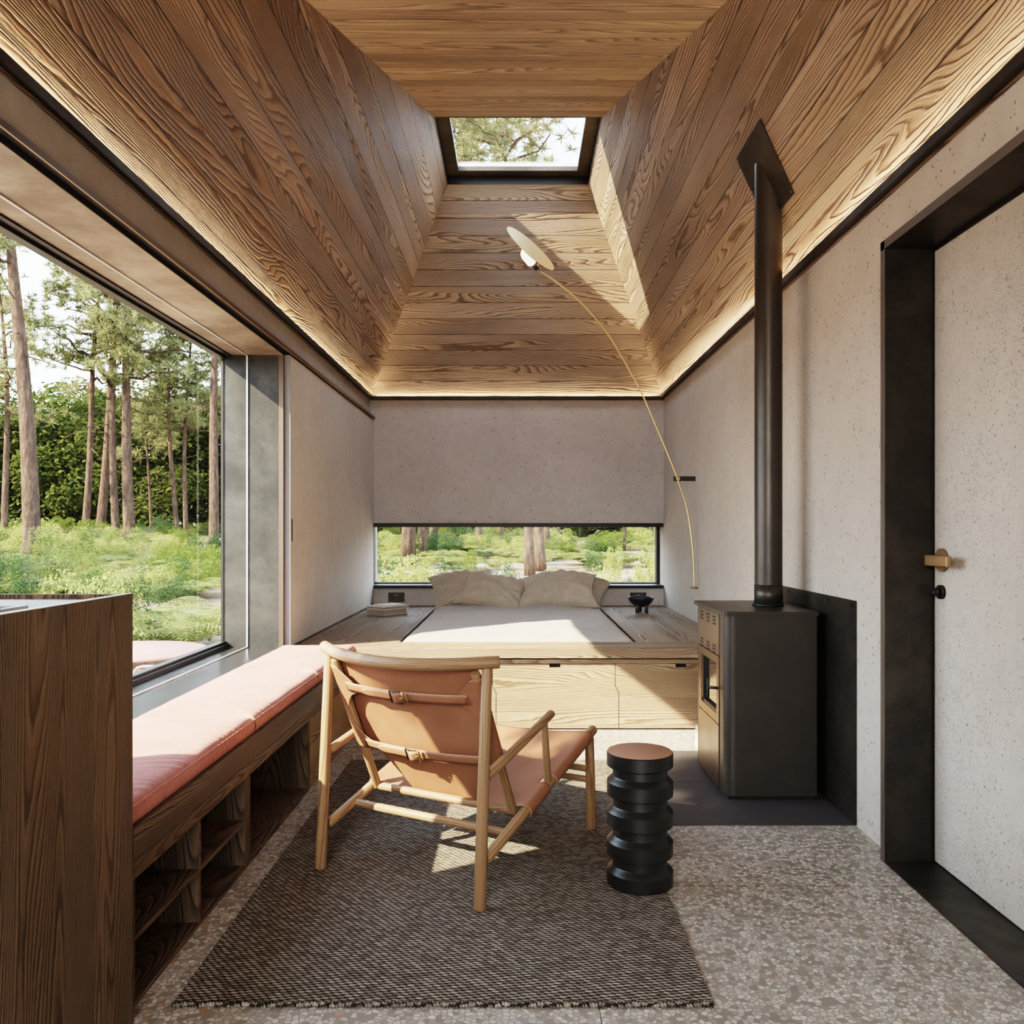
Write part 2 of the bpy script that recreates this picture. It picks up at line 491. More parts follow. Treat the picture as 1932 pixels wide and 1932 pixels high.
M['alu'] = plain('pale aluminium', (0.62, 0.62, 0.60), 0.35, 0.5)
M['sill'] = brushed('dark sill metal', (0.024, 0.024, 0.026), (0.042, 0.042, 0.043), 0.22, 0.4, 1.2)
M['flange'] = plain('lighter brown frame edge', (0.105, 0.088, 0.075), 0.5, .3, var=.15)  # lighter brown than the rest of the door frame
M['greyedge'] = plain('grey panel edge', (0.17, 0.168, 0.165), 0.6, 0, var=.1)
M['stove'] = brushed('grey stove steel', (0.052, 0.046, 0.040), (0.075, 0.067, 0.058), 0.36, 0.55, 0.9)
M['stovefront'] = plain('satin stove front', (0.145, 0.102, 0.076), 0.33, 0.85, var=.1)
M['stonehearth'] = plain('dark granite', (0.06, 0.055, 0.057), 0.6, 0, bump=.2, bscale=300, var=.45, vscale=260)
M['leather'] = plain('tan leather', (0.245, 0.112, 0.066), 0.50, 0, bump=.22, bscale=420, var=.13, vscale=9, spec=.35)
M['leatheredge'] = plain('pale leather edge', (0.40, 0.235, 0.155), 0.6)
M['brass'] = plain('satin brass', (0.72, 0.52, 0.26), 0.3, 1.0)
M['brassdisc'] = plain('pale brass', (0.74, 0.54, 0.27), 0.45, 0.8)
M['bronzehandle'] = plain('aged bronze', (0.36, 0.235, 0.13), 0.42, 0.8, var=.1, vscale=20)
M['opal'] = plain('opal glass', (0.9, 0.86, 0.78), 0.3, 0, emis=(1, .86, .62), estr=1.5)
M['ebony'] = plain('black stained wood', (0.011, 0.0105, 0.010), 0.36, 0, bump=.12, bscale=60, spec=.55)
M['stooltop'] = plain('tan leather top', (0.36, 0.185, 0.12), 0.6, 0, bump=.15, bscale=500, var=.06)
M['linen'] = cloth('beige linen', (0.34, 0.28, 0.215), (0.54, 0.455, 0.365), wr=0.45)
M['sheet'] = cloth('pale linen sheet', (0.30, 0.262, 0.225), (0.43, 0.385, 0.34), wr=0.16)
M['pink'] = cloth('coral wool', (0.37, 0.108, 0.085), (0.58, 0.25, 0.20), sheen=0.12, wr=0.16)
M['paper'] = plain('cream paper', (0.42, 0.375, 0.325), 0.8, 0, var=.05, vscale=60)
M['cover'] = plain('pale book cover', (0.74, 0.71, 0.67), 0.6)
M['ink'] = plain('grey ink', (0.12, 0.11, 0.10), 0.7)
M['ceramic'] = plain('black ceramic', (0.022, 0.022, 0.025), 0.4)
M['bronzesocket'] = plain('bronze socket plate', (0.055, 0.046, 0.038), 0.45, .3)
M['hole'] = plain('dark socket holes', (0.006, 0.006, 0.006), 0.8)
M['white'] = plain('white print', (0.6, 0.6, 0.58), 0.6)
M['stone'] = plain('pale grey stone', (0.42, 0.41, 0.42), 0.45, 0, var=.25, vscale=70)
M['blackglass'] = plain('black hob glass', (0.008, 0.008, 0.008), 0.03, 0, spec=.9, coat=1.0)
M['bark'] = barkmat('pine bark')
M['logend'] = plain('split log', (0.80, 0.66, 0.5), 0.8, 0, var=.2, vscale=25)
M['logbark'] = plain('log bark', (0.22, 0.13, 0.075), 0.9, 0, var=.4, vscale=30)
M['ground'] = groundmat('sandy forest ground')
M['terrace'] = plain('pale gravel', (0.30, 0.255, 0.215), 0.95, 0, bump=.5, bscale=60, var=.2, vscale=25)
M['pinkmetal'] = plain('rose painted metal', (0.36, 0.15, 0.115), 0.5)
M['needle'] = leafmat('pine needles', (0.085, 0.10, 0.045), (0.27, 0.255, 0.115))
M['leafdark'] = leafmat('dark leaves', (0.012, 0.024, 0.008), (0.085, 0.095, 0.026))
M['shrubpale'] = leafmat('pale shrub leaves', (0.15, 0.175, 0.045), (0.31, 0.31, 0.105))
M['shrubmid'] = leafmat('green shrub leaves', (0.042, 0.075, 0.017), (0.15, 0.17, 0.042))
M['shrubblue'] = leafmat('blue green shrub leaves', (0.022, 0.048, 0.022), (0.07, 0.10, 0.042))
M['fern'] = leafmat('fern fronds', (0.085, 0.108, 0.033), (0.225, 0.23, 0.085))
M['glass'] = glassmat('clear glass')
M['skyglass'] = glassmat('roof glass', (0.97, 0.985, 0.99), 0.02)
def ledmat():
    k = NT('warm led')
    e = k.n('Emission', {'Color': (1.0, 0.70, 0.42, 1), 'Strength': LED})
    k.t.links.new(e.outputs[0], k.out.inputs[0]); return k.m
LED = 100.0
M['led'] = ledmat()

# ================================================================ ROOM SHELL
XL, XR, YB, YF = -1.342, 1.321, 7.686, -2.6
ZT = 2.352                      # wall head under the cove
HB = 1.214 + CAMH              # ceiling springing height (2.364)
HS = 2.83 + CAMH               # skylight height
SX, SY0, SY1 = 0.573, 5.80, 6.914
CXL, CXR, CYB, CYF = -1.33, 1.31, 7.67, 0.0
ZH = 2.158                     # window and door head
SILL = 0.483
WY0, WY1 = 1.94, 4.855         # big left window along Y
GX = -1.69                     # its glass plane

b = MB(); b.box(XL - .4, XR + .3, YF - .2, YB + .4, -0.12, 0.0)
struct(b.build('floor', M['terrazzo']))
# left wall
b = MB()
b.box(-1.76, XL, WY0 - .012, WY1 + .012, ZH + .012, ZT)            # over the window
b.box(-1.76, XL, WY0 - .012, WY1 + .012, -0.4, SILL - .012)        # under the sill
b.box(-1.70, XL, WY1 + .012, YB + .4, -0.4, ZT)      # far end
b.box(-1.76, XL, YF, WY0 - .012, -0.4, ZT)           # near end
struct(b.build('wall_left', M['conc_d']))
# right wall with the door opening
DY0, DY1 = 2.02, 2.955
b = MB()
b.box(XR, 1.60, DY1, YB + .4, 0, ZT); b.box(XR, 1.60, YF, DY0, 0, ZT); b.box(XR, 1.60, DY0, DY1, ZH, ZT)
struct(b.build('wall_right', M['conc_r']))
# back wall with the long low window
BZ0, BZ1 = 0.631, 1.222
b = MB()
b.box(XL - .02, XR + .02, YB, YB + .36, BZ1, ZT); b.box(XL - .02, XR + .02, YB, YB + .36, 0, BZ0)
struct(b.build('wall_back', M['conc_b']))
# front wall, behind the camera, with a glazed opening added for sky light
b = MB()
b.box(XL - .4, -1.0, YF - .2, YF, 0, ZT); b.box(1.0, XR + .3, YF - .2, YF, 0, ZT); b.box(-1.0, 1.0, YF - .2, YF, 2.2, ZT)
struct(b.build('wall_front', M['conc_r']))
# ceiling: four sloping boarded planes up to the skylight
def slope(name, pts, grain):
    m = MB(grain)
    m.quad(pts)
    o = m.build(name, M['ceil'], normals=False)
    return struct(o)
def ext(p, q, z):              # continue a slope edge below the springing line
    t = (z - p[2]) / (q[2] - p[2]); return tuple(p[i] + (q[i] - p[i]) * t for i in range(3))
A = (CXL, CYF, HB); B = (CXL, CYB, HB); C = (CXR, CYB, HB); D = (CXR, CYF, HB)
a = (-SX, SY0, HS); b_ = (-SX, SY1, HS); c = (SX, SY1, HS); d = (SX, SY0, HS)
zl = HB - .03
A2, B2, C2, D2 = ext(A, a, HB), ext(B, b_, zl), ext(C, c, zl), ext(D, d, HB)
slope('ceiling', [ext(A, a, zl), B2, b_, a], (0, 1, 0))
slope('ceiling', [C2, ext(D, d, zl), d, c], (0, 1, 0))
slope('ceiling', [B2, C2, c, b_], (1, 0, 0))
slope('ceiling', [A, D, d, a], (1, 0, 0))
m = MB((1, 0, 0)); m.quad([(XL - .05, YF - .1, HB), (XR + .05, YF - .1, HB), (XR + .05, .02, HB), (XL - .05, .02, HB)])
struct(m.build('ceiling', M['ceil'], normals=False))

# cove: brown fascia standing off the wall, ledge behind it blackened for the gap's shade, light strip on the ledge
def cove(name, fas, led, strip, g):
    m = MB(g); m.box(*fas, 2.334, 2.3665, .001); o = struct(m.build(name, M['trim']))
    m = MB(g); m.box(*led, 2.351, 2.3585); m.build('ledge', M['black'], o)
    m = MB(g); m.box(*strip, 2.3585, 2.3605); m.build('light_strip', M['led'], o)
cove('trim_1', (XL + .033, XL + .042, 0, YB - .042), (XL - .01, XL + .034, 0, YB), (XL + .021, XL + .028, .1, YB - .06), (0, 1, 0))
cove('trim_2', (XR - .0495, XR - .0405, 0, YB - .042), (XR - .041, XR + .01, 0, YB), (XR - .034, XR - .027, .1, YB - .06), (0, 1, 0))
cove('trim_3', (XL + .033, XR - .0405, YB - .051, YB - .042), (XL, XR, YB - .044, YB + .01), (XL + .06, XR - .06, YB - .036, YB - .029), (1, 0, 0))

# ---------------------------------------------------------------- big left window
m = MB((0, 1, 0))
m.box(-1.71, XL, WY0 - .012, WY1 + .012, ZH, ZH + .012)                # head lining
m.box(-1.71, XL, WY0 - .012, WY0, SILL, ZH); 
w1 = struct(m.build('window_1', M['brownsteel']))
m = MB(); m.box(-1.70, XL, WY1, WY1 + .012, SILL - .012, ZH); m.build('jamb', M['steel'], w1)
m = MB(); m.box(-1.71, XL + .004, WY0 - .012, WY1, SILL - .012, SILL); m.build('sill', M['sill'], w1)
m = MB()                                                               # glazing frame
m.box(-1.71, -1.655, WY0, WY1, SILL, SILL + .022); m.box(-1.71, -1.67, WY0, WY1, SILL + .022, SILL + .036)
m.box(-1.71, -1.672, WY0, WY1, ZH - .022, ZH); m.box(-1.71, -1.64, WY0, WY1, ZH - .008, ZH)
m.box(-1.698, -1.684, WY1 - .006, WY1, SILL, ZH); m.box(-1.71, -1.672, WY0, WY0 + .03, SILL, ZH)
m.build('frame', M['black'], w1)
m = MB()                                                               # thin pale track running round the lining
m.box(-1.553, -1.544, WY1 - .007, WY1, SILL, ZH); m.box(-1.553, -1.544, WY0, WY1, SILL, SILL + .006); m.box(-1.553, -1.544, WY0, WY1, ZH - .006, ZH)
m.build('track', M['alu'], w1)
m = MB(); m.box(-1.366, XL + .002, WY1 - .008, WY1 + .004, SILL, ZH); m.build('seal', M['railmetal'], w1)
m = MB(); m.quad([(GX, WY0, SILL), (GX, WY1, SILL), (GX, WY1, ZH), (GX, WY0, ZH)]); m.build('pane', M['glass'], w1, normals=False)
# black strip standing in for the shaded gap under the sliding rail
m = MB(); m.box(XL, XL + .003, WY0 - .3, WY1, ZH, ZH + .045); struct(m.build('rail_gap_shade', M['hole']))

# ---------------------------------------------------------------- sliding shutter on its rail
t = thing('sliding_shutter', 'tall concrete-faced sliding shutter panel beside the big left window', 'shutter', (-1.32, 6.27, SILL))
PX = -1.306
m = MB(); m.box(-1.339, PX, 4.868, YB - .004, .489, 2.160, .0015); m.build('panel', M['conc_l'], t)
m = MB(); m.box(-1.340, PX + .0008, 4.8655, 4.869, .489, 2.160); m.build('edge_strip', M['greyedge'], t)
m = MB(); m.prism([(PX + .0012, 4.905 + .010 * math.cos(x), 1.155 + (.055 if math.sin(x) > 0 else -.055) + .012 * math.sin(x)) for x in [i * PI / 8 for i in range(16)]], (-.004, 0, 0)); m.build('pull', M['hole'], t)
m = MB((0, 1, 0)); m.box(-1.299, -1.292, 0, YB, 2.164, 2.184, .001); m.box(-1.342, -1.298, 0, YB, 2.180, 2.184); t5 = struct(m.build('trim_5', M['railmetal']))
m = MB((0, 1, 0)); m.box(-1.341, -1.2995, WY0 - .3, YB, 2.176, 2.180); m.box(-1.341, -1.338, WY0 - .3, WY1, ZH, 2.18); m.build('rail_gap_black', M['hole'], t5)  # black box standing in for the dark gap behind the rail
m = MB((0, 1, 0)); m.box(-1.2950, -1.2915, 0, YB, 2.1615, 2.1642); struct(m.build('rail_highlight', M['bronzehandle']))  # bright strip standing in for the highlight along the rail's lower edge
m = MB((0, 1, 0)); m.box(-1.341, -1.300, WY1 + .02, YB, .478, .4865); struct(m.build('trim_7', M['railmetal']))

# ---------------------------------------------------------------- back window
m = MB()
m.box(XL, XR - .005, YB - .02, YB + .30, BZ0, BZ0 + .028); 
w2 = struct(m.build('window_2', M['black']))
m = MB(); m.box(XL, XR - .005, YB - .02, YB + .06, BZ1 - .036, BZ1); m.box(XL, XR, YB + .06, YB + .30, BZ1 - .015, BZ1 + .0); m.build('head', M['black'], w2)
m = MB(); m.box(XR - .03, XR + .01, YB + .2, YB + .30, BZ0 + .028, BZ1); m.box(XL - .02, XL + .006, YB + .2, YB + .3, BZ0 + .028, BZ1)
m.box(XL, XR, YB + .2, YB + .3, BZ1 - .03, BZ1 - .012); m.box(XL, XR, YB + .22, YB + .3, BZ0 + .028, BZ0 + .04); m.build('frame', M['trim'], w2)
m = MB(); m.quad([(XL, YB + .25, BZ0), (XR, YB + .25, BZ0), (XR, YB + .25, BZ1), (XL, YB + .25, BZ1)]); m.build('pane', M['glass'], w2, normals=False)
m = MB(); m.box(XR - .001, XR + .3, YB, YB + .36, BZ0, BZ1); m.box(XL - .3, XL + .001, YB, YB + .36, BZ0, BZ1); struct(m.build('wall_back', M['conc_r']))

# ---------------------------------------------------------------- skylight
ZS2 = HS + .06
m = MB()
for (x0, x1, y0, y1) in ((-SX - .02, -SX, SY0 - .02, SY1 + .02), (SX, SX + .02, SY0 - .02, SY1 + .02), (-SX, SX, SY1, SY1 + .02), (-SX, SX, SY0 - .02, SY0)):
    m.box(x0, x1, y0, y1, HS - .004, ZS2 + .08)
w3 = struct(m.build('window_3', M['black']))
m = MB()
i0 = .476
for (x0, x1, y0, y1) in ((-SX, -i0, SY0, SY1), (i0, SX, SY0, SY1), (-i0, i0, 6.80, SY1), (-i0, i0, SY0, 5.90)):
    m.box(x0, x1, y0, y1, ZS2, ZS2 + .035)
m.build('frame', M['bronze'], w3)
m = MB()
for (x0, x1, y0, y1) in ((-i0 - .03, -i0 - .005, 5.88, 6.83), (i0 + .005, i0 + .03, 5.88, 6.83), (-i0, i0, 6.80, 6.83), (-i0, i0, 5.87, 5.9)):
    m.box(x0, x1, y0, y1, ZS2 + .035, ZS2 + .062)
m.build('curb', M['alu'], w3)
m = MB(); m.quad([(-i0 - .02, 5.88, ZS2 + .055), (i0 + .02, 5.88, ZS2 + .055), (i0 + .02, 6.82, ZS2 + .055), (-i0 - .02, 6.82, ZS2 + .055)]); m.build('pane', M['skyglass'], w3, normals=False)

# unseen front window added behind the camera to let in sky light
m = MB()
for (x0, x1, z0, z1) in ((-1.0, -.95, 0, 2.2), (.95, 1.0, 0, 2.2), (-.95, .95, 2.15, 2.2), (-.95, .95, 0, .05), (-.03, .03, .05, 2.15)):
    m.box(x0, x1, YF - .14, YF - .06, z0, z1)
w4 = struct(m.build('fill_window', M['black']))
m = MB(); m.quad([(-.98, YF - .1, .02), (.98, YF - .1, .02), (.98, YF - .1, 2.18), (-.98, YF - .1, 2.18)]); m.build('pane', M['glass'], w4, normals=False)

# ---------------------------------------------------------------- door on the right
FX = 1.271
m = MB((0, 0, 1))
DI0, DI1 = 2.05, 2.939
m.box(FX, 1.47, DI1, DI1 + .030, 0, ZH, .0015); m.box(FX, 1.47, DI0 - .03, DI0, 0, ZH, .0015); m.box(FX, 1.47, DI0 - .03, DI1 + .03, ZH - .030, ZH, .0015)
t8 = struct(m.build('trim_8', M['bronze']))
m = MB((0, 0, 1)); m.box(FX - .0012, FX + .0005, DI1, DI1 + .030, 0, ZH); m.box(FX - .0012, FX + .0005, DI0 - .03, DI1 + .03, ZH - .030, ZH); m.build('flange', M['flange'], t8)
m = MB((0, 1, 0)); m.box(FX, 1.47, DI0, DI1, 0, .006); struct(m.build('trim_9', M['bronze']))
m = MB(); m.box(1.441, 1.49, DI0 + .002, DI1 - .007, .010, ZH - .042, .002)
d1 = struct(m.build('door_1', M['conc_r']))
m = MB(); m.box(1.436, 1.462, DI1 - .006, DI1 + .001, .006, ZH - .03); m.box(1.436, 1.462, DI0, DI1, ZH - .042, ZH - .03); struct(m.build('trim_10', M['black']))
m = MB()
hz, hy = 1.051, 2.873
def disc(mb, c, ax, r, th, seg=40):
    mb.tube([Vector(c), Vector(c) + Vector(ax) * th], r, seg)
disc(m, (1.441, hy, hz), (-1, 0, 0), .040, .010); h_ = m.build('handle', M['bronzehandle'], d1)
m = MB(); disc(m, (1.431, hy, hz), (-1, 0, 0), .013, .034); m.box(1.383, 1.401, hy - .135, hy + .014, hz - .0185, hz + .0185, .004, 3); m.build('lever', M['bronzehandle'], h_)
m = MB(); disc(m, (1.441, hy + .005, .943), (-1, 0, 0), .024, .012); l_ = m.build('lock', M['black'], d1)
m = MB(); disc(m, (1.429, hy + .005, .943), (-1, 0, 0), .015, .016); m.box(1.403, 1.415, hy - .008, hy + .018, .938, .948, .002); m.build('thumb_turn', M['black'], l_)

# ================================================================ BED PLATFORM
PZ = 0.477; PYF = 4.87
t = thing('bed_platform', 'built-in ash bed platform with storage drawers across the far end', 'bed', (0, 6.2, 0))
m = MB((1, 0, 0)); m.box(XL + .004, XR - .004, PYF, 5.145, .4195, PZ, .0015); m.build('front_board', M['oak'], t)
m = MB((0, 1, 0)); m.box(XL + .004, -.722, 5.145, YB - .004, .4195, PZ - .0005, .001); m.build('side_board', M['oakseam'], t)
m = MB((0, 1, 0)); m.box(.722, XR - .004, 5.145, YB - .004, .4195, PZ - .0005, .001); m.build('side_board', M['oakseam'], t)
m = MB((1, 0, 0)); m.box(-.722, .722, 7.50, YB - .004, .4195, PZ - .0005); m.build('head_board', M['oak'], t)
m = MB((1, 0, 0)); m.box(XL + .004, XR - .004, 4.900, 4.925, .385, .4085, .001); m.build('front_rail', M['oak'], t)
m = MB(); m.box(XL + .004, XR - .004, 4.93, 4.95, .0, .4195); m.box(-.722, -.710, 5.145, 7.5, .25, .4195); m.box(.710, .722, 5.145, 7.5, .25, .4195)
m.box(-.722, .722, 5.145, 7.5, .24, .26); m.box(XL + .01, XR - .01, 4.912, 4.93, 0, .012); m.build('carcass', M['black'], t)
# drawers: stepped joint between neighbours, small dark pull notch at the top
def drawer(x0, x1, s0, s1):
    zt, zb, zk = .3815, .010, .235
    top0, bot0 = x0, x0 + (.021 if s0 else 0)
    top1, bot1 = x1, x1 + (.021 if s1 else 0)
    xc = (x0 + x1) / 2 + .006
    nw, nh = .032, .021
    pts = [(bot0 + .002, zb), (bot1 - .002, zb), (bot1 - .002, zk - .02), (top1 - .002, zk + .02), (top1 - .002, zt), (xc + nw, zt), (xc + nw, zt - nh), (xc - nw, zt - nh), (xc - nw, zt), (top0 + .002, zt), (top0 + .002, zk + .02), (bot0 + .002, zk - .02)]
    mm = MB((1, 0, 0)); mm.prism([(x, 4.907, z) for x, z in pts], (0, .022, 0))
    dr = mm.build('drawer', M['oak'], t)
    mm = MB(); mm.box(xc - nw + .001, xc + nw - .001, 4.922, 4.9285, zt - nh + .001, zt - .001); mm.build('pull_notch', M['hole'], dr)
drawer(-.859, -.147, False, True); drawer(-.147, .564, True, True); drawer(.564, XR - .006, True, False)
m = MB((0, 1, 0)); m.box(XL + .004, -.861, 4.907, 4.929, .010, .3815); m.build('filler_panel', M['oak'], t)

# mattress with a pale sheet, slightly rumpled
def mattress():
    x0, x1, y0, y1, zb, zt = -.707, .707, 5.152, 7.47, .30, .497
    me = MB()
    nu, nv = 90, 130
    def top(u, v):
        x = x0 + (x1 - x0) * u; y = y0 + (y1 - y0) * v
        e = min(u * (x1 - x0), (1 - u) * (x1 - x0), v * (y1 - y0), (1 - v) * (y1 - y0))
        z = zt + .040 * (1 - math.exp(-e / .17)) - .030 * math.exp(-e / .022)
        z += .011 * noise.noise(Vector((x * 2.6, y * 2.2, 1.3))) * min(1, e / .12)
        z += .0035 * noise.noise(Vector((x * 15, y * 7, 7.7))) * min(1, e / .03 + .2)
        z += .010 * math.exp(-((y - 5.42) / .10) ** 2) * (.5 + .5 * math.sin(x * 5 + .6)) 
        s = .006 * noise.noise(Vector((x * 9, y * 9, 3.1)))
        if u in (0, 1): x += (s + .004) * (1 if u else -1)
        return (x, y, z)
    me.grid(top, nu, nv)
    # sides
    for (f0, f1) in (((0, 0), (1, 0)), ((1, 0), (1, 1)), ((1, 1), (0, 1)), ((0, 1), (0, 0))):
        def side(u, v, f0=f0, f1=f1):
            p = top(f0[0] + (f1[0] - f0[0]) * u, f0[1] + (f1[1] - f0[1]) * u)
            return (p[0], p[1], p[2] * (1 - v) + zb * v)
        me.grid(side, 90 if f0[1] == f1[1] else 130, 6)
    bmesh.ops.remove_doubles(me.bm, verts=me.bm.verts[:], dist=1e-5)
    return me.build('mattress', M['sheet'], loc=(0, 6.3, .3), smooth=True)
tag(mattress(), 'double mattress with a pale linen sheet set into the wooden platform', 'mattress')

# pillows
def pillow_mesh(w, h, tk, seed):
    me = MB()
    N = 44
    rs = random.Random(seed)
    sd = rs.random() * 50
    def P(u, v, sgn):
        u = 2 * u - 1; v = 2 * v - 1
        eu, ev = 1 - abs(u) ** 2.6, 1 - abs(v) ** 2.6
        x = w / 2 * u * (1 - .15 * (1 - v * v) * abs(u) ** 3)
        y = h / 2 * v * (1 - .17 * (1 - u * u) * abs(v) ** 3)
        th = tk / 2 * max(eu * ev, 0) ** .55
        r = max(abs(u), abs(v))
        wr = noise.noise(Vector((u * 3 + sd, v * 3, sgn * 2))) * .024 + noise.noise(Vector((math.atan2(v, u) * 5 + sd, r * 1.3, sgn))) * .040 * min(1, r) * (1 - r ** 8)
        th = th * (1 + .16 * noise.noise(Vector((u * 1.3 + sd, v * 1.3, 4)))) + wr * (1 if th > .002 else 0)
        zz = sgn * max(th, 0.0015)
        flop = .05 * noise.noise(Vector((u * 1.1 + sd, v * 1.1, 9.0)))
        return (x, y, zz + flop)
    me.grid(lambda a, b: P(a, b, 1), N, N); me.grid(lambda a, b: P(a, b, -1), N, N)
    return me
def pillow(label, w, h, tk, loc, rot, seed):
    o = pillow_mesh(w, h, tk, seed).build('pillow', M['linen'], smooth=True)
    o.rotation_euler = Euler(rot, 'XYZ'); o.location = loc
    return tag(o, label, 'pillow', 'linen pillows at the head of the bed')
pillow('beige linen pillow behind, at the left end of the bed head', .60, .42, .24, (-.465, 7.40, .635), (math.radians(42), math.radians(-7), math.radians(9)), 3)
pillow('beige linen pillow in front, on the left half of the bed head', .58, .42, .24, (-.205, 7.12, .622), (math.radians(34), math.radians(10), math.radians(-9)), 8)
pillow('beige linen pillow behind, peeking out at the right end of the bed head', .62, .42, .22, (.475, 7.43, .628), (math.radians(36), math.radians(10), math.radians(-14)), 5)
pillow('plump beige linen pillow in front, on the right half of the bed head', .70, .44, .26, (.330, 7.15, .636), (math.radians(38), math.radians(-3), math.radians(-3)), 14)

# sockets
def socket(label, x, z, full=True):
    t = thing('wall_socket', label, 'socket', (x, YB, z), 0, 'bronze sockets under the back window')
    m = MB(); m.box(x - .0735, x + .0735, YB - .008, YB + .001, z - .043, z + .043, .003); m.build('plate', M['bronzesocket'], t)
    for sx in (-.037, .037):
        m = MB()
        m.box(x + sx - .004, x + sx + .004, YB - .0092, YB - .007, z - .004, z + .008)
        m.box(x + sx - .015, x + sx - .008, YB - .0092, YB - .007, z - .024, z - .019); m.box(x + sx + .008, x + sx + .015, YB - .0092, YB - .007, z - .024, z - .019)
        m.build('outlet', M['hole'], t)
        m = MB(); m.box(x + sx * 1.5 - .006, x + sx * 1.5 + .006, YB - .0105, YB - .007, z + .014, z + .028, .001); m.build('switch', M['trim'], t)
    m = MB(); m.box(x - .014, x - .004, YB - .0092, YB - .007, z + .017, z + .021); m.box(x + .004, x + .014, YB - .0092, YB - .007, z + .017, z + .021); m.build('usb_port', M['white'], t)
socket('dark double wall socket above the stacked books', -1.100, .551); socket('dark double wall socket half hidden behind the black bowl', 1.090, .551)

# books
def book(label, cx_, cy_, z0, w, d, h, rot, cov, group):
    t = thing('book', label, 'book', (cx_, cy_, z0), rot, group)
    m = MB(); m.box(-w / 2 + .002, w / 2 - .003, -d / 2 + .003, d / 2 - .003, .003, h - .003); m.build('pages', M['paper'], t, world=False)
    m = MB(); m.box(-w / 2, w / 2, -d / 2, d / 2, 0, .003); m.box(-w / 2, w / 2, -d / 2, d / 2, h - .003, h); m.box(w / 2 - .003, w / 2, -d / 2, d / 2, .001, h - .001); m.build('cover', cov, t, world=False)
    return t
bk = book('thick pale book at the bottom of the small stack on the platform', -1.065, 6.90, PZ, .255, .205, .045, math.radians(52), M['cover'], 'books on the bed platform')
m = MB(); m.box(.1276, .1280, -.075, -.02, .020, .027); m.box(.1276, .1280, -.005, .06, .021, .026); m.build('spine_print', M['ink'], bk, world=False)
b2 = book('thinner pale book in the middle of the small stack', -1.060, 6.905, PZ + .0455, .262, .212, .022, math.radians(50), M['cover'], 'books on the bed platform')
b3 = book('thin cream booklet lying on top of the small book stack', -1.052, 6.925, PZ + .068, .20, .165, .008, math.radians(46), M['cover'], 'books on the bed platform')

# footed bowl
t = thing('footed_bowl', 'small black bowl standing on three stub legs on the right of the platform', 'bowl', (1.02, 7.02, PZ))
cx_, cy_ = 1.02, 7.02
prof = [(0, .046), (.030, .048), (.062, .060), (.088, .083), (.104, .110), (.108, .124), (.106, .127), (.102, .125), (.096, .108), (.080, .086), (.055, .067), (.025, .058), (0, .056)]
m = MB(); m.lathe(prof, (cx_, cy_, PZ), 48); m.build('bowl', M['ceramic'], t, smooth=True)
for an in (-130, -50, 90):
    x, y = cx_ + .058 * math.cos(math.radians(an)), cy_ + .058 * math.sin(math.radians(an))
    m = MB(); m.tube([(x, y, PZ), (x, y, PZ + .066)], .0155, 18, dome=.003); m.build('leg', M['ceramic'], t)

# ================================================================ WINDOW BENCH
BX, BS, BT, BB = -.926, -.900, .452, .376
t = thing('window_bench', 'low wooden bench with open shelves under the big left window', 'bench', (-1.13, 3.44, 0))
m = MB((0, 1, 0)); m.box(XL + .004, BS, 1.986, PYF - .003, BB, BT, .0015); m.build('seat_board', M['shadedoak'], t)
m = MB((0, 1, 0)); m.box(XL + .004, BX - .004, 1.986, 4.90, .352, BB - .006); m.box(BX - .03, BX, 1.986, 4.90, .352, BB - .0065); m.build('top_rail', M['shadedoak'], t)
m = MB((0, 1, 0)); m.box(BX - .02, BX, 1.986, 4.90, .308, .3505, .0008); m.build('front_rail', M['shadedoak'], t)
m = MB((0, 1, 0)); m.box(XL + .01, BX, 1.986, 3.77, .0, .013); m.build('bottom_board', M['shadedoak'], t)
for (y0, y1) in ((1.986, 2.052), (2.462, 2.478), (2.880, 2.936), (3.745, 3.775)):
    m = MB((0, 0, 1)); m.box(XL + .01, BX, y0, y1, .013, .308, .0008); m.build('divider', M['shadedoak'], t)
for (y0, y1) in ((2.052, 2.462), (2.478, 2.880)):
    m = MB((0, 1, 0)); m.box(XL + .01, BX - .002, y0, y1, .155, .169, .0008); m.build('shelf', M['shadedoak'], t)
m = MB((0, 0, 1)); m.box(XL + .004, XL + .012, 1.986, 4.9, .0, .352); m.build('back_panel', M['shadedoak'], t)
m = MB((0, 1, 0)); m.box(BX - .02, BX, 3.775, 4.90, .0, .308, .0008); m.build('end_panel', M['oak'], t)

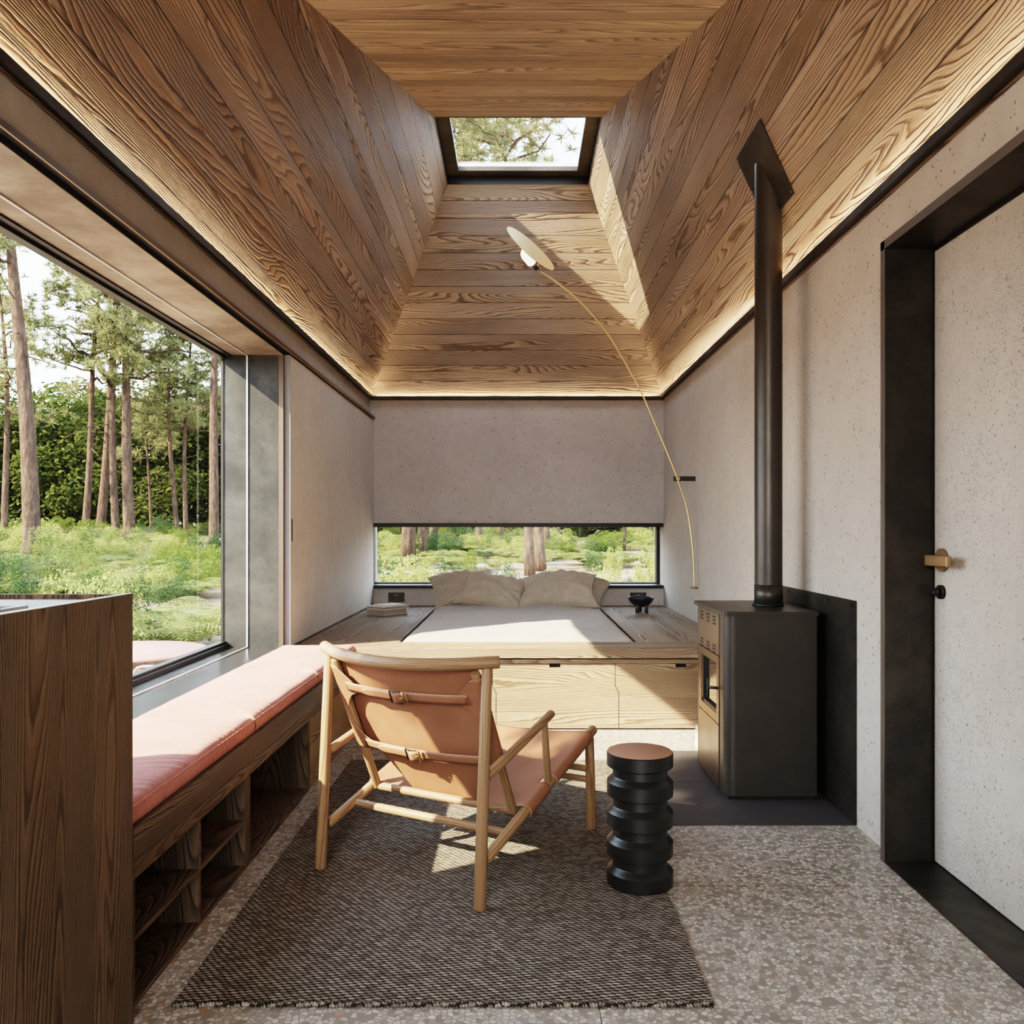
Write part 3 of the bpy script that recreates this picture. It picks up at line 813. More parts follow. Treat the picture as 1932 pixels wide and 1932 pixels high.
# seat cushions
def cushion(label, y0, y1):
    x0, x1, z0, z1 = -1.334, -.917, BT, .518
    me = MB((0, 1, 0))
    nu, nv = 50, 90
    W, L = x1 - x0, y1 - y0
    def top(u, v):
        x = x0 + W * u; y = y0 + L * v
        e = min(u * W, (1 - u) * W, v * L, (1 - v) * L)
        z = z1 - .012 + .018 * (1 - math.exp(-e / .09)) - .014 * math.exp(-e / .010)
        ef = (1 - u) * W
        pk = math.exp(-ef / .085) * math.sin((y + .35 * ef) * 190 + 6 * noise.noise(Vector((y * 9, 0, 3)))) * .0030 * (.4 + noise.noise(Vector((y * 5, 2, 1))) + .5)
        z += pk * min(1, e / .006)
        z += .002 * noise.noise(Vector((x * 9, y * 7, 2.2))) * min(1, e / .02)
        return Vector((x, y, z))
    me.grid(top, nu, nv)
    for (f0, f1, n, nvv) in (((0, 0), (1, 0), nu, 8), ((1, 0), (1, 1), nv, 8), ((1, 1), (0, 1), nu, 8), ((0, 1), (0, 0), nv, 8)):
        def side(a, b, f0=f0, f1=f1):
            p = top(f0[0] + (f1[0] - f0[0]) * a, f0[1] + (f1[1] - f0[1]) * a)
            out = Vector((0, 0, 0))
            if f0[0] == f1[0]: out.x = 1 if f0[0] else -1
            else: out.y = 1 if f0[1] else -1
            bul = .006 * math.sin(PI * b) + .0016 * math.sin(p.y * 170 + 4 * noise.noise(Vector((p.y * 8, 1, b)))) * math.sin(PI * b)
            q = Vector((p.x, p.y, p.z * (1 - b) + z0 * b)) + out * (bul if out.x else bul * .3)
            return q
        me.grid(side, n, nvv)
    bmesh.ops.remove_doubles(me.bm, verts=me.bm.verts[:], dist=1e-5)
    loc = ((x0 + x1) / 2, (y0 + y1) / 2, z0)
    o = me.build('seat_cushion', M['pink'], loc=loc, smooth=True)
    # piping along the upper and lower edges
    pts = []
    for i in range(nu + 1): pts.append(top(i / nu, 0))
    for i in range(1, nv + 1): pts.append(top(1, i / nv))
    for i in range(1, nu + 1): pts.append(top(1 - i / nu, 1))
    pm = MB(); pm.tube([p + Vector((0, 0, .0005)) for p in pts], .0022, 6); pi = pm.build('piping', M['pink'], o, world=True)
    return tag(o, label, 'cushion', 'coral cushions on the window bench')
cushion('coral seat cushion at the near end of the bench, beside the counter', 1.99, 2.946)
cushion('coral seat cushion in the middle of the window bench', 2.952, 3.876)
cushion('coral seat cushion at the far end of the bench, beside the bed', 3.882, 4.785)

# ================================================================ KITCHEN COUNTER
t = thing('kitchen_counter', 'tall ash counter end with a pale stone worktop, front left', 'counter', (-1.13, .6, 0))
KX, KY, KZ = -.899, 1.980, 1.004
m = MB((0, 0, 1)); m.box(KX - .019, KX, -1.2, KY, 0, KZ, .0006); m.build('side_panel', M['shadedoak'], t)
m = MB((0, 0, 1)); m.box(XL + .01, KX - .019, KY - .018, KY, 0, KZ - .0003); m.build('end_panel', M['shadedoak'], t)
m = MB(); m.box(XL + .01, KX - .019, -1.2, KY - .018, .96, .9925); m.build('worktop', M['stone'], t)
m = MB(); m.box(KX - .0185, KX - .0005, -1.2, KY - .001, KZ, KZ + .0012); m.build('edge_band', M['alu'], t)
t = thing('cooktop', 'glossy black cooktop with a pale metal edge set into the counter', 'cooktop', (-1.17, 1.4, .9925))
m = MB(); m.box(-1.30, -1.012, 1.16, 1.72, .9925, .9965); m.build('glass_plate', M['blackglass'], t)
m = MB(); m.box(-1.012, -1.000, 1.15, 1.732, .9925, .9985); m.box(-1.30, -1.012, 1.72, 1.732, .9925, .9985); m.build('metal_edge', M['alu'], t)

# ================================================================ RUG AND HEARTH
def rug():
    x0, x1, y0, y1 = -.835, .474, 2.051, 4.24
    me = MB()
    rs = random.Random(4)
    n = 260
    me.box(x0, x1, y0, y1, .0005, .0075)
    # whipped short ends
    return me.build('rug', M['rug'], loc=((x0 + x1) / 2, (y0 + y1) / 2, 0))
rg = tag(rug(), 'flat woven grey-brown wool rug under the leather lounge chair', 'rug')
m = MB()
rs = random.Random(4)
for i in range(150):
    x = -.835 + 1.309 * (i + .5) / 150
    m.tube([(x - .003, 2.058, .006), (x, 2.047 + rs.random() * .003, .0075 + rs.random() * .002), (x + .003, 2.046, .002)], .0045, 6)
m.build('fringe', M['rug'], rg)
m = MB(); m.box(.60, XR - .002, 3.310, 4.424, .0003, .0045); o = m.build('hearth_slab', M['stonehearth'], loc=(.96, 3.87, 0))
tag(o, 'dark granite hearth slab let into the floor under the stove', 'hearth')
m = MB(); m.box(.60, XR - .002, 3.8725, 3.8755, .0044, .0048); m.build('joint', M['hole'], o)

# ================================================================ STOVE
SX0, SX1, S0, S1 = .880, 1.275, 3.608, 4.185
t = thing('wood_stove', 'dark steel wood-burning stove with a glazed door, standing on the hearth', 'stove', (1.08, 3.9, .0045))
def rounded(x0, x1, y0, y1, rr, z0, z1, mb, n=6):
    pts = []
    for (cx0, cy0, a0, r) in ((x1 - rr[0], y1 - rr[0], 0, rr[0]), (x0 + rr[1], y1 - rr[1], 90, rr[1]), (x0 + rr[2], y0 + rr[2], 180, rr[2]), (x1 - rr[3], y0 + rr[3], 270, rr[3])):
        for i in range(n + 1):
            an = math.radians(a0 + 90 * i / n)
            pts.append((cx0 + r * math.cos(an), cy0 + r * math.sin(an), z0))
    mb.prism(pts, (0, 0, z1 - z0))
    return mb
m = MB((0, 0, 1)); rounded(SX0 + .046, SX1, S0, S1, (.004, .002, .002, .004), .022, .790, m, 8)
m.box(SX0 + .0215, SX0 + .05, 3.69, 4.12, .022, .790)
rounded(SX0, SX0 + .047, S0, 3.698, (.002, .002, .045, .002), .022, .790, m, 8); rounded(SX0, SX0 + .047, 4.112, S1, (.002, .045, .002, .002), .022, .790, m, 8); body = m.build('body', M['stove'], t)
m = MB(); m.box(SX0 + .02, SX1 - .01, S0 + .012, S1 - .012, .0045, .022); m.build('plinth', M['hole'], t)
m = MB(); m.box(SX1, SX1 + .028, S0 + .10, S1 - .1, .1, .75); m.build('rear_box', M['black'], t)
m = MB(); rounded(SX0 - .012, SX1 + .004, S0 - .010, S1 + .010, (.004, .02, .02, .004), .790, .8075, m, 5); m.build('top_plate', M['stove'], t)
# front panels on the face towards the room's middle (faces -X)
fx = SX0
y0, y1 = 3.700, 4.110
m = MB(); m.box(fx - .004, fx + .021, y0, y1, .606, .786, .001); up = m.build('upper_panel', M['stovefront'], t)
for yc in (3.785, 3.905, 4.035):
    for zb in (.768, .640):
        m = MB()
        for i in range(3):
            m.box(fx - .0046, fx - .003, yc - .030, yc + .030, zb - i * .0155 - .004, zb - i * .0155 + .004, .0002)
        m.build('vent', M['hole'], up)
dm = MB()
gy0, gy1, gz0, gz1 = 3.742, 4.045, .345, .570
bx1 = fx + .021
dm.box(fx - .004, bx1, y0, gy0, .306, .602); dm.box(fx - .004, bx1, gy1, y1, .306, .602); dm.box(fx - .004, bx1, gy0, gy1, .306, gz0); dm.box(fx - .004, bx1, gy0, gy1, gz1, .602)
door = dm.build('door', M['stovefront'], t)
m = MB()
for q in ((gy0, gy0 + .004, gz0, gz1), (gy1 - .030, gy1, gz0, gz1), (gy0, gy1, gz0, gz0 + .016), (gy0, gy1, gz1 - .006, gz1)):
    m.box(fx - .002, bx1 - .001, *q)
m.build('gasket', M['black'], door)
m = MB(); m.box(fx + .012, fx + .016, gy0 + .004, gy1 - .03, gz0 + .016, gz1 - .006); m.build('window', M['blackglass'], door)
m = MB(); m.tube([(fx - .002, 3.715, .462), (fx - .042, 3.735, .462)], .0065, 12); m.tube([(fx - .042, 3.735, .418), (fx - .042, 3.735, .502)], .0065, 12, dome=.002); m.build('handle', M['black'], door)
m = MB(); m.box(fx - .004, fx + .021, y0, y1, .03, .302, .001); m.build('lower_panel', M['stovefront'], t)

# flue
t = thing('flue_pipe', 'tall black flue pipe rising from the stove to the boarded ceiling', 'flue', (1.15, 3.89, .8075))
fxc, fyc, fr_ = 1.15, 3.892, .062
kz = 1 / ((CXR - SX) / (HS - HB))            # right slope: z = HB + (CXR - x) * kz
def zs(x): return HB + (CXR - x) * kz
m = MB((0, 0, 1))
seg = 48
ring0 = [m.bm.verts.new((fxc + fr_ * math.cos(2 * PI * i / seg), fyc + fr_ * math.sin(2 * PI * i / seg), .905)) for i in range(seg)]
ring1 = [m.bm.verts.new((v.co.x, v.co.y, zs(v.co.x) + .0)) for v in ring0]
for i in range(seg):
    f = m.bm.faces.new((ring0[i], ring0[(i + 1) % seg], ring1[(i + 1) % seg], ring1[i])); f.smooth = True
m.build('pipe', M['stove'], t)
m = MB(); m.tube([(fxc, fyc, .812), (fxc, fyc, .903)], fr_ + .0015, 48); m.build('lower_sleeve', M['stove'], t)
m = MB(); m.lathe([(fr_, 0), (fr_ + .008, 0), (fr_ + .008, .010), (fr_ + .002, .012)], (fxc, fyc, .8075), 48); m.build('collar', M['black'], t)
# square ceiling plate lying against the slope
un = Vector((SX - CXR, 0, HS - HB)).normalized(); vn = Vector((0, 1, 0)); nn_ = un.cross(vn)
if nn_.x > 0: nn_ = -nn_
pc = Vector((1.124, 3.86, zs(1.124)))
cor = [pc + un * a_ + vn * b2_ + nn_ * .002 for a_, b2_ in ((-.178, -.197), (.178, -.197), (.178, .197), (-.178, .197))]
m = MB(); m.prism(cor, nn_ * .004); cp = m.build('ceiling_plate', M['bronze'], t)
for a_, b2_ in ((-.16, -.18), (0, -.18), (.16, -.18), (.16, 0), (.16, .18), (0, .18), (-.16, .18), (-.16, 0)):
    p = pc + un * a_ + vn * b2_ + nn_ * .006
    m = MB(); m.tube([p, p + nn_ * .004], .0065, 10); m.build('screw', M['railmetal'], cp)

# heat shield on the wall
t = thing('heat_shield', 'dark metal heat shield plate screwed to the wall behind the stove', 'heat shield', (XR - .004, 3.75, .0))
m = MB(); m.box(XR - .0055, XR - .0015, 3.303, 4.30, .004, .878); hs = m.build('plate', M['bronze'], t)
for y in (3.34, 3.60, 3.86, 4.12):
    m = MB(); m.tube([(XR - .0055, y, .857), (XR - .010, y, .857)], .007, 10); m.build('screw', M['black'], hs)

# firewood
def log(label, x, y, r, h, tilt):
    t = thing('firewood_log', label, 'firewood', (x, y, .0))
    m = MB((0, 0, 1))
    pts = [(x, y, .001)]
    pr = [(r * math.cos(a_), r * math.sin(a_)) for a_ in [math.radians(q) for q in range(-70, 71, 14)]]
    m.prism([(x + q[0] - r * .5, y + q[1], .001) for q in pr], (tilt, 0, h), .002)
    m.build('split_wood', M['logend'], t)
    m = MB((0, 0, 1))
    for i in range(len(pr) - 1):
        a0, a1 = pr[i], pr[i + 1]
        k1 = 1.03
        m.quad([(x + a0[0] * k1 - r * .5, y + a0[1] * k1, .004), (x + a1[0] * k1 - r * .5, y + a1[1] * k1, .004), (x + a1[0] * k1 - r * .5 + tilt, y + a1[1] * k1, h - .004), (x + a0[0] * k1 - r * .5 + tilt, y + a0[1] * k1, h - .004)])
    m.build('bark', M['logbark'], t)
log('pale split firewood log standing just behind the stove', .955, 4.50, .045, .115, .004)

# ================================================================ STOOL
t = thing('turned_stool', 'black turned stool of stacked discs with a tan top, on the rug corner', 'stool', (.397, 2.76, .008))
R = .107; z0 = .008
def z_of(z): return z0 + z * (.434 - z0) / .434
prof = [(0, 0), (R - .003, 0), (R, .003)]
lv = [.0464, .1435, .2414, .339]
nk = .088
bots = [.0955, .193, .291, .386]
for top_, bot_ in zip(lv, bots):
    prof += [(R, top_ - .0012), (R - .0014, top_ + .0006), (R - .0035, top_ + .0028), (R - .0075, top_ + .0072), (R - .0125, top_ + .0115), (nk + .0035, top_ + .0145), (nk + .0006, top_ + .018)]
    prof += [(nk, top_ + .028), (nk, bot_ - .003), (nk + .003, bot_), (R - .004, bot_), (R, bot_ + .004)]
prof += [(R, .431), (R - .003, .434), (R - .004, .4343)]
m = MB((1, 0, 0)); m.lathe([(r, z_of(z)) for r, z in prof], (.397, 2.76, 0), 72); so = m.build('column', M['ebony'], t)
mod = so.modifiers.new('split', 'EDGE_SPLIT'); mod.split_angle = math.radians(35)
m = MB(); m.lathe([(0, z_of(.4335)), (R - .0025, z_of(.4335)), (R - .0025, z_of(.4352)), (R - .004, z_of(.4362)), (0, z_of(.4362))], (.397, 2.76, 0), 72); m.build('leather_top', M['stooltop'], t)

# ================================================================ WALL FILL
t = thing('wall_lamp', 'thin curved brass rod lamp with a tilted disc shade, on the right wall', 'lamp', (1.30, 6.31, 1.54))
def at(px, py, Y): return Vector(((px - CX) / FPX * Y, Y, CAMH + (CY - py) / FPX * Y))
m = MB(); m.box(1.157, XR - .001, 6.298, 6.318, 1.522, 1.557, .001); m.build('bracket', M['ceramic'], t)
m = MB(); m.tube([(1.187, 6.298, 1.539), (1.187, 6.268, 1.539)], .0135, 24, dome=.002); m.build('knob', M['brass'], t)
path = [(1310, 1109, 6.20), (1308.5, 1060, 6.205), (1304, 1010, 6.215), (1295, 955, 6.24), (1278, 903, 6.283), (1262, 862, 6.29), (1240, 810, 6.30), (1212, 745, 6.31), (1180, 685, 6.32), (1145, 628, 6.33), (1100, 575, 6.34), (1056, 537, 6.345), (1018, 511, 6.35)]
P = [at(*p) for p in path]
def crom(P, n=8):
    out = []
    for i in range(len(P) - 1):
        p0 = P[max(i - 1, 0)]; p1 = P[i]; p2 = P[i + 1]; p3 = P[min(i + 2, len(P) - 1)]
        for j in range(n):
            s = j / n
            out.append(0.5 * ((2 * p1) + (p2 - p0) * s + (2 * p0 - 5 * p1 + 4 * p2 - p3) * s * s + (3 * p1 - p0 - 3 * p2 + p3) * s ** 3))
    out.append(P[-1]); return out
m = MB(); m.tube(crom(P), .0062, 10); m.build('rod', M['brass'], t)
pb = P[0]
m = MB(); m.tube([pb + Vector((-.028, -.02, .004)), pb + Vector((.022, .015, -.004))], .0085, 14); m.build('weight', M['brass'], t)
hd = at(1011, 504.5, 6.35)
dirn = (at(997, 487, 6.33) - hd).normalized()
m = MB(); m.tube([hd - dirn * .022, hd + dirn * .025], .0165, 20); m.build('socket', M['ceramic'], t)
c0 = hd + dirn * .025
m = MB(); m.tube([c0 + dirn * q for q in (0, .008, .022, .095, .118, .130, .135)], [.012, .028, .038, .038, .030, .016, .003], 28); m.build('bulb', M['opal'], t)
dc = at(1001, 469, 6.40)
# disc seen three-quarter on: in-plane axis along the photo's long diagonal, tilted away
ax1 = (at(1037, 509, 6.36) - at(963, 429, 6.44)); RD = ax1.length / 2; ax1.normalize()
view = (dc - Vector((0, 0, CAMH))).normalized()
sidev = ax1.cross(view).normalized()
ax2 = (sidev * .20 + view * .98); ax2 = (ax2 - ax1 * ax2.dot(ax1)).normalized()
nrm = ax1.cross(ax2).normalized()
m = MB(); m.prism([dc + ax1 * RD * math.cos(2 * PI * i / 64) + ax2 * RD * math.sin(2 * PI * i / 64) for i in range(64)], nrm * .003); m.build('disc_shade', M['brassdisc'], t)
m = MB(); m.tube([hd + Vector((.002, 0, 0)), dc + ax1 * RD * .55], .004, 8); m.build('stay', M['brass'], t)

# ================================================================ LOUNGE CHAIR
Fd = Vector((.49397, .86948, 0)); Ld = Vector((-.86948, .49397, 0)); Wd = .6357
BR = Vector((-.11516, 2.5591, 0))
org = BR + Ld * (Wd / 2) + Fd * .4; org.z = .0078
ch = thing('lounge_chair', 'oak-framed lounge chair with a tan leather sling seat and strapped back', 'chair', org, math.radians(-29.6))
HW = Wd / 2
def lc(bx, a, z): return Vector((bx, a - .4, z - .0078))     # local: x to the chair's right, y forwards
CW, LE = M['chairwood'], M['leather']
def pole(name, pts, r, dome=.004, seg=20):
    mm = MB(); mm.tube(pts, r, seg, dome=dome); return mm.build(name, CW, ch, world=False)
RAILA, RAILB = (.035, .147), (.825, .385)
def rail(a):
    s = (a - RAILA[0]) / (RAILB[0] - RAILA[0]); return RAILA[1] + s * (RAILB[1] - RAILA[1])
STT, STB = (.030, .716), (.262, .222)
si = HW - .035
for s in (1, -1):
    pole('rear_leg', [lc(s * HW, 0, .0078), lc(s * HW, .020, .36), lc(s * HW, .043, .738)], [.0195, .0185, .0165])
    pole('front_leg', [lc(s * HW, .805, .0078), lc(s * HW, .787, .365)], [.0195, .0175])
    pole('side_rail', [lc(s * HW, RAILA[0], RAILA[1]), lc(s * HW, .42, rail(.42)), lc(s * HW, RAILB[0], RAILB[1])], [.0165, .019, .0185], dome=.006)
    pole('armrest', [lc(s * HW, .040, .398), lc(s * HW, .25, .452), lc(s * HW, .475, .512)], [.0155, .0155, .0145], dome=.005)
    pole('arm_support', [lc(s * HW, .443, rail(.443) + .01), lc(s * HW, .418, .490)], [.0135, .0120], dome=.002)
    pole('back_post', [lc(s * si, STB[0], STB[1]), lc(s * si, STT[0], STT[1])], [.0150, .0145], dome=.003)
pole('rear_stretcher', [lc(-si - .004, .262, .226), lc(si + .004, .262, .226)], .0140)
pole('rear_stretcher', [lc(-HW + .006, .172, .184), lc(HW - .006, .172, .184)], .0140)
pole('front_stretcher', [lc(-HW + .002, .768, .246), lc(HW - .002, .768, .246)], .0125)
pole('front_stretcher', [lc(-HW + .010, .792, .198), lc(HW - .010, .792, .198)], .0125)
tp = []
for i in range(25):
    q = -1 + 2 * i / 24
    tp.append(lc(q * (HW + .036), .058 - .112 * (1 - q * q), .750 - .014 * (1 - q * q)))
pole('top_rail', tp, .0200, dome=.003)

# leather back
ax = Vector((0, STB[0] - STT[0], STB[1] - STT[1])); Ls = ax.length; axn = ax / Ls
fn = Vector((0, -axn.z, axn.y))               # towards the sitter
if fn.y < 0: fn = -fn
def onback(x, t, off): return lc(x, STT[0], STT[1]) + axn * (t * Ls) + fn * off
rp = .0175
def halfw(t):
    if t < .60: return si
    q = (t - .60) / .40
    return si - (si - .145) * (q ** .8)
def panel(u, v):
    t = -.045 + (1.02 + .045) * v
    q = 2 * u - 1
    x = q * halfw(t)
    sag = -.022 * (1 - q * q) * (1 - v ** 2.2)
    base = rp + (.010 * (t - .6) / .4 if t > .6 else 0)
    return onback(x, t, base + sag)
m = MB(); m.grid(panel, 36, 44)
# tail tucking under the seat
m.build('leather_back', LE, ch, world=False, solid=.003, smooth=True, rim=M['leatheredge'])
def flap(s):
    mm = MB()
    def fw(t):      # how far the flap reaches in behind the post
        e0 = .068; 
        if t < .14: return .012 + (e0 - .012) * (t - .03) / .11
        if t < .22: return e0
        if t < .58:
            q = (t - .22) / .36
            k = math.sin(PI * q) ** .55
            return e0 * (1 - k) + .004 * k + .010 * q
        return .072
    def fp(u, v):
        t = .035 + (.645 - .035) * v
        if u < .4:                      # round the post from the front to the back
            an = PI / 2 - PI * (u / .4)
            return onback(s * (si + rp * math.cos(an)), t, rp * math.sin(an))
        q = (u - .4) / .6
        return onback(s * (si - q * fw(t)), t, -rp - .002 * q)
    mm.grid(fp, 26, 60)
    return mm.build('leather_flap', LE, ch, world=False, solid=.003, smooth=True, rim=M['leatheredge'])
flap(1); flap(-1)
def strap(t0, buck):
    hw = .034 / Ls
    mm = MB()
    def sp(u, v):
        q = 2 * u - 1
        x = q * (si - .040)
        t = t0 + (v - .5) * hw + .012 * (1 - q * q)
        return onback(x, t, -rp - .0065 - .010 * (1 - q * q))
    mm.grid(sp, 40, 3)
    so_ = mm.build('strap', LE, ch, world=False, solid=.0035, smooth=True, rim=M['leatheredge'])
    # tail lying over the strap with a pointed end
    mm = MB()
    def tl(u, v):
        x = buck - .155 + .195 * u
        pt = min(1, u / .16) ** .6
        q = x / (si - .04)
        t = t0 + (v - .5) * hw * 1.0 * pt + .012 * (1 - q * q)
        lift = .006 if u > .3 else .009
        return onback(x, t, -rp - .0105 - .010 * (1 - q * q) - lift * .4)
    mm.grid(tl, 30, 3); mm.build('strap_tail', LE, so_, world=False, solid=.003, smooth=True, rim=M['leatheredge'])
    # keeper loop and metal buckle
    q = buck / (si - .04); tc_ = t0 + .012 * (1 - q * q); o0 = -rp - .0065 - .010 * (1 - q * q)
    mm = MB()
    def kl(u, v):
        x = buck - .022 + .044 * u
        bul = .014 * math.sin(PI * u)
        return onback(x, tc_ + (v - .5) * hw * 1.12, o0 - .005 - bul)
    mm.grid(kl, 12, 3); mm.build('keeper', LE, so_, world=False, solid=.003, smooth=True, rim=M['leatheredge'])
    mm = MB(); 
    h2 = hw * .66
    for x, mtl in ((buck - .024, 0),):
        mm.tube([onback(x, tc_ - h2, o0 - .004), onback(x - .002, tc_ - h2, o0 - .010), onback(x - .002, tc_ + h2, o0 - .010), onback(x, tc_ + h2, o0 - .004)], .0021, 8)
        mm.tube([onback(x, tc_ - h2, o0 - .010), onback(buck + .026, tc_ - h2, o0 - .010)], .0018, 8)
        mm.tube([onback(x, tc_ + h2, o0 - .010), onback(buck + .026, tc_ + h2, o0 - .010)], .0018, 8)
    mm.build('buckle_bar', M['black'], so_, world=False)
    mm = MB(); mm.tube([onback(buck + .026, tc_ - h2 * 1.05, o0 - .010), onback(buck + .026, tc_ + h2 * 1.05, o0 - .010)], .0028, 10); mm.tube([onback(buck + .026, tc_, o0 - .010), onback(buck + .008, tc_, o0 - .015)], .0016, 8)
    mm.build('buckle', M['brass'], so_, world=False)
    # stitched tabs at both ends
    for s in (-1, 1):
        mm = MB(); x = s * (si - .052)
        for (dx, dt) in ((-.010, 0), (.010, 0)):
            mm.tube([onback(x + dx, t0 - hw * .3, -rp - .009), onback(x + dx, t0 + hw * .3, -rp - .009)], .0006, 5)
        mm.tube([onback(x - .010, t0 + hw * .3, -rp - .009), onback(x + .010, t0 + hw * .3, -rp - .009)], .0006, 5)
        mm.build('stitching', M['hole'], so_, world=False)
strap(.165, -.02); strap(.595, -.03)

# leather seat sling
rr = .0215
def seat(u, v):
    a = .285 + (.772 - .285) * v
    za = rail(a)
    L1 = rr * PI * .9
    tot = 2 * HW + 2 * L1
    sx_ = -tot / 2 + tot * u
    slope_n = Vector((0, -.288, .957))
    if abs(sx_) <= HW:
        q = sx_ / HW
        sag = -.034 * (1 - q * q) * (.75 + .25 * math.sin(PI * v))
        return lc(sx_, a, za) + slope_n * (rr + sag)
    s = 1 if sx_ > 0 else -1
    an = (abs(sx_) - HW) / rr
    return lc(s * (HW + rr * math.sin(an)), a, za) + slope_n * (rr * math.cos(an))
def notch(u, v):
    a = .285 + (.772 - .285) * v
    L1 = rr * PI * .9; tot = 2 * HW + 2 * L1
    sx_ = abs(-tot / 2 + tot * u)
    return .420 < a < .472 and sx_ > HW - .024
m = MB(); m.grid(seat, 84, 60, skip=notch); m.build('leather_seat', LE, ch, world=False, solid=.0032, smooth=True, rim=M['leatheredge'])

# ================================================================ OUTDOORS
def ground_z(x, y):
    r = math.hypot(x * 1.0, y - 3.0)
    z = -.36 + max(0, r - 8.0) * .040
    z += .10 * noise.noise(Vector((x * .12, y * .12, 5.0))) * min(1, max(0, r - 7) / 6)
    return z
def ground():
    me = MB()
    rings = [2.0, 4, 6, 7, 8, 9, 10, 11, 12, 13.5, 15, 17, 19, 21, 24, 27, 30, 34, 38, 43, 50, 60, 75, 100]
    n = 96
    vs = []
    for r in rings:
        vs.append([me.bm.verts.new((r * math.cos(2 * PI * i / n), 3 + r * math.sin(2 * PI * i / n), ground_z(r * math.cos(2 * PI * i / n), 3 + r * math.sin(2 * PI * i / n)))) for i in range(n)])
    for i in range(len(rings) - 1):
        for k in range(n):
            me.bm.faces.new((vs[i][k], vs[i][(k + 1) % n], vs[i + 1][(k + 1) % n], vs[i + 1][k]))
    cvt = me.bm.verts.new((0, 3, ground_z(0, 3)))
    for k in range(n): me.bm.faces.new((cvt, vs[0][k], vs[0][(k + 1) % n]))
    return me.build('ground', M['ground'], smooth=True)
struct(ground(), 'sandy forest ground with pale bare patches outside the cabin', 'ground')
m = MB()
pts = [(-1.8, 1.0), (-1.8, 8.2), (-2.6, 8.6), (-4.2, 7.6), (-5.2, 5.5), (-5.0, 3.0), (-4.0, 1.2)]
m.prism([(x, y, -.37) for x, y in pts], (0, 0, .03)); struct(m.build('terrace', M['terrace']), 'pale gravel terrace just outside the left window', 'terrace')

def hit(px, py):
    """where the line of sight through a photo point meets the ground"""
    dx, dz = (px - CX) / FPX, (CY - py) / FPX
    Y = 5.0
    while Y < 95:
        if CAMH + dz * Y <= ground_z(dx * Y, Y): break
        Y += .1
    return Vector((dx * Y, Y, ground_z(dx * Y, Y))), Y

# ---- pines
def pine_meshes(seed, H, r0, lean, crown0, nb, spread, tuft_n=9, blade=30):
    rs = random.Random(seed)
    tm = MB()
    n = 14
    ph = rs.random() * 6
    def axis(q):
        return Vector((lean[0] * q + .10 * math.sin(q * 5 + ph) * q * 2, lean[1] * q + .10 * math.cos(q * 4 + ph) * q * 2, H * q))
    tm.tube([axis(i / n) for i in range(n + 1)], [max(r0 * (1.18 if i == 0 else 1) * (1 - .78 * (i / n) ** 1.1), .02) for i in range(n + 1)], 12)
    fm = MB()
    def tuft(p, size):
        for _ in range(blade):
            d = Vector((rs.gauss(0, 1), rs.gauss(0, 1), rs.gauss(.35, .8))).normalized()
            L = size * (.6 + .5 * rs.random())
            sidev_ = d.cross(Vector((rs.gauss(0, 1), rs.gauss(0, 1), rs.gauss(0, 1)))).normalized() * (.009 + .009 * rs.random())
            a0 = p + d * L * .08; a1 = p + d * L
            try:
                fm.bm.faces.new([fm.bm.verts.new(a0 - sidev_), fm.bm.verts.new(a0 + sidev_), fm.bm.verts.new(a1 + sidev_ * .5), fm.bm.verts.new(a1 - sidev_ * .5)])
            except ValueError: pass
    for i in range(nb):
        q = crown0 + (1 - crown0) * ((i + rs.random() * .7) / nb)
        p0 = axis(q); an = rs.random() * 2 * PI
        L = spread * (1.15 - .65 * (q - crown0) / (1 - crown0)) * (.6 + .6 * rs.random())
        d = Vector((math.cos(an), math.sin(an), .10 + .45 * (q - crown0) / (1 - crown0)))
        bp = [p0]
        for j in range(1, 6):
            bp.append(p0 + d * (L * j / 5) + Vector((rs.gauss(0, .10), rs.gauss(0, .10), -.10 * j / 5 + rs.gauss(0, .09))))
        tm.tube(bp, [.045 * (1 - j / 6.5) * (L / 2.4 + .3) for j in range(6)], 5)
        for k in range(int(tuft_n * 2.1)):
            j = min(5, 2 + int(rs.random() * 4)); 
            c = bp[j] + Vector((rs.gauss(0, .30), rs.gauss(0, .30), rs.gauss(.10, .17)))
            tuft(c, .21 + .11 * rs.random())
    for i in range(5):      # dead twigs on the bare trunk
        q = crown0 * (.45 + .5 * rs.random()); p0 = axis(q); an = rs.random() * 2 * PI
        d = Vector((math.cos(an), math.sin(an), rs.gauss(.1, .3)))
        L = .5 + rs.random() * 1.2
        tm.tube([p0, p0 + d * L * .5 + Vector((0, 0, rs.gauss(0, .1))), p0 + d * L + Vector((0, 0, rs.gauss(-.1, .15)))], [.022, .014, .006], 5)
    return tm, fm
def pine(label, pos, H, r0, lean, crown0, nb, spread, seed, cat='tree', tuft_n=9):
    t = thing('pine_tree', label, cat, pos, 0, 'pines outside the cabin')
    tm, fm = pine_meshes(seed, H, r0, lean, crown0, nb, spread, tuft_n)
    tm.build('trunk', M['bark'], t, world=False, normals=False); fm.build('needles', M['needle'], t, world=False, normals=False)
    return t
def pine_px(label, pxb, pyb, pxt, pyt, wpx, H, crown0, nb, spread, seed, tuft_n=9):
    p, Y = hit(pxb, pyb)
    top = at(pxt, pyt, Y)
    k = H / max(top.z - p.z, .5)
    pine(label, p - Vector((0, 0, .1)), H, wpx / FPX * Y / 2, ((top.x - p.x) * k, 0), crown0, nb, spread, seed, tuft_n=tuft_n)
pine_px('thick pine with a bare leaning trunk, tallest and nearest through the left window', 62, 1072, 33, 460, 33, 13, .60, 12, 2.2, 1)
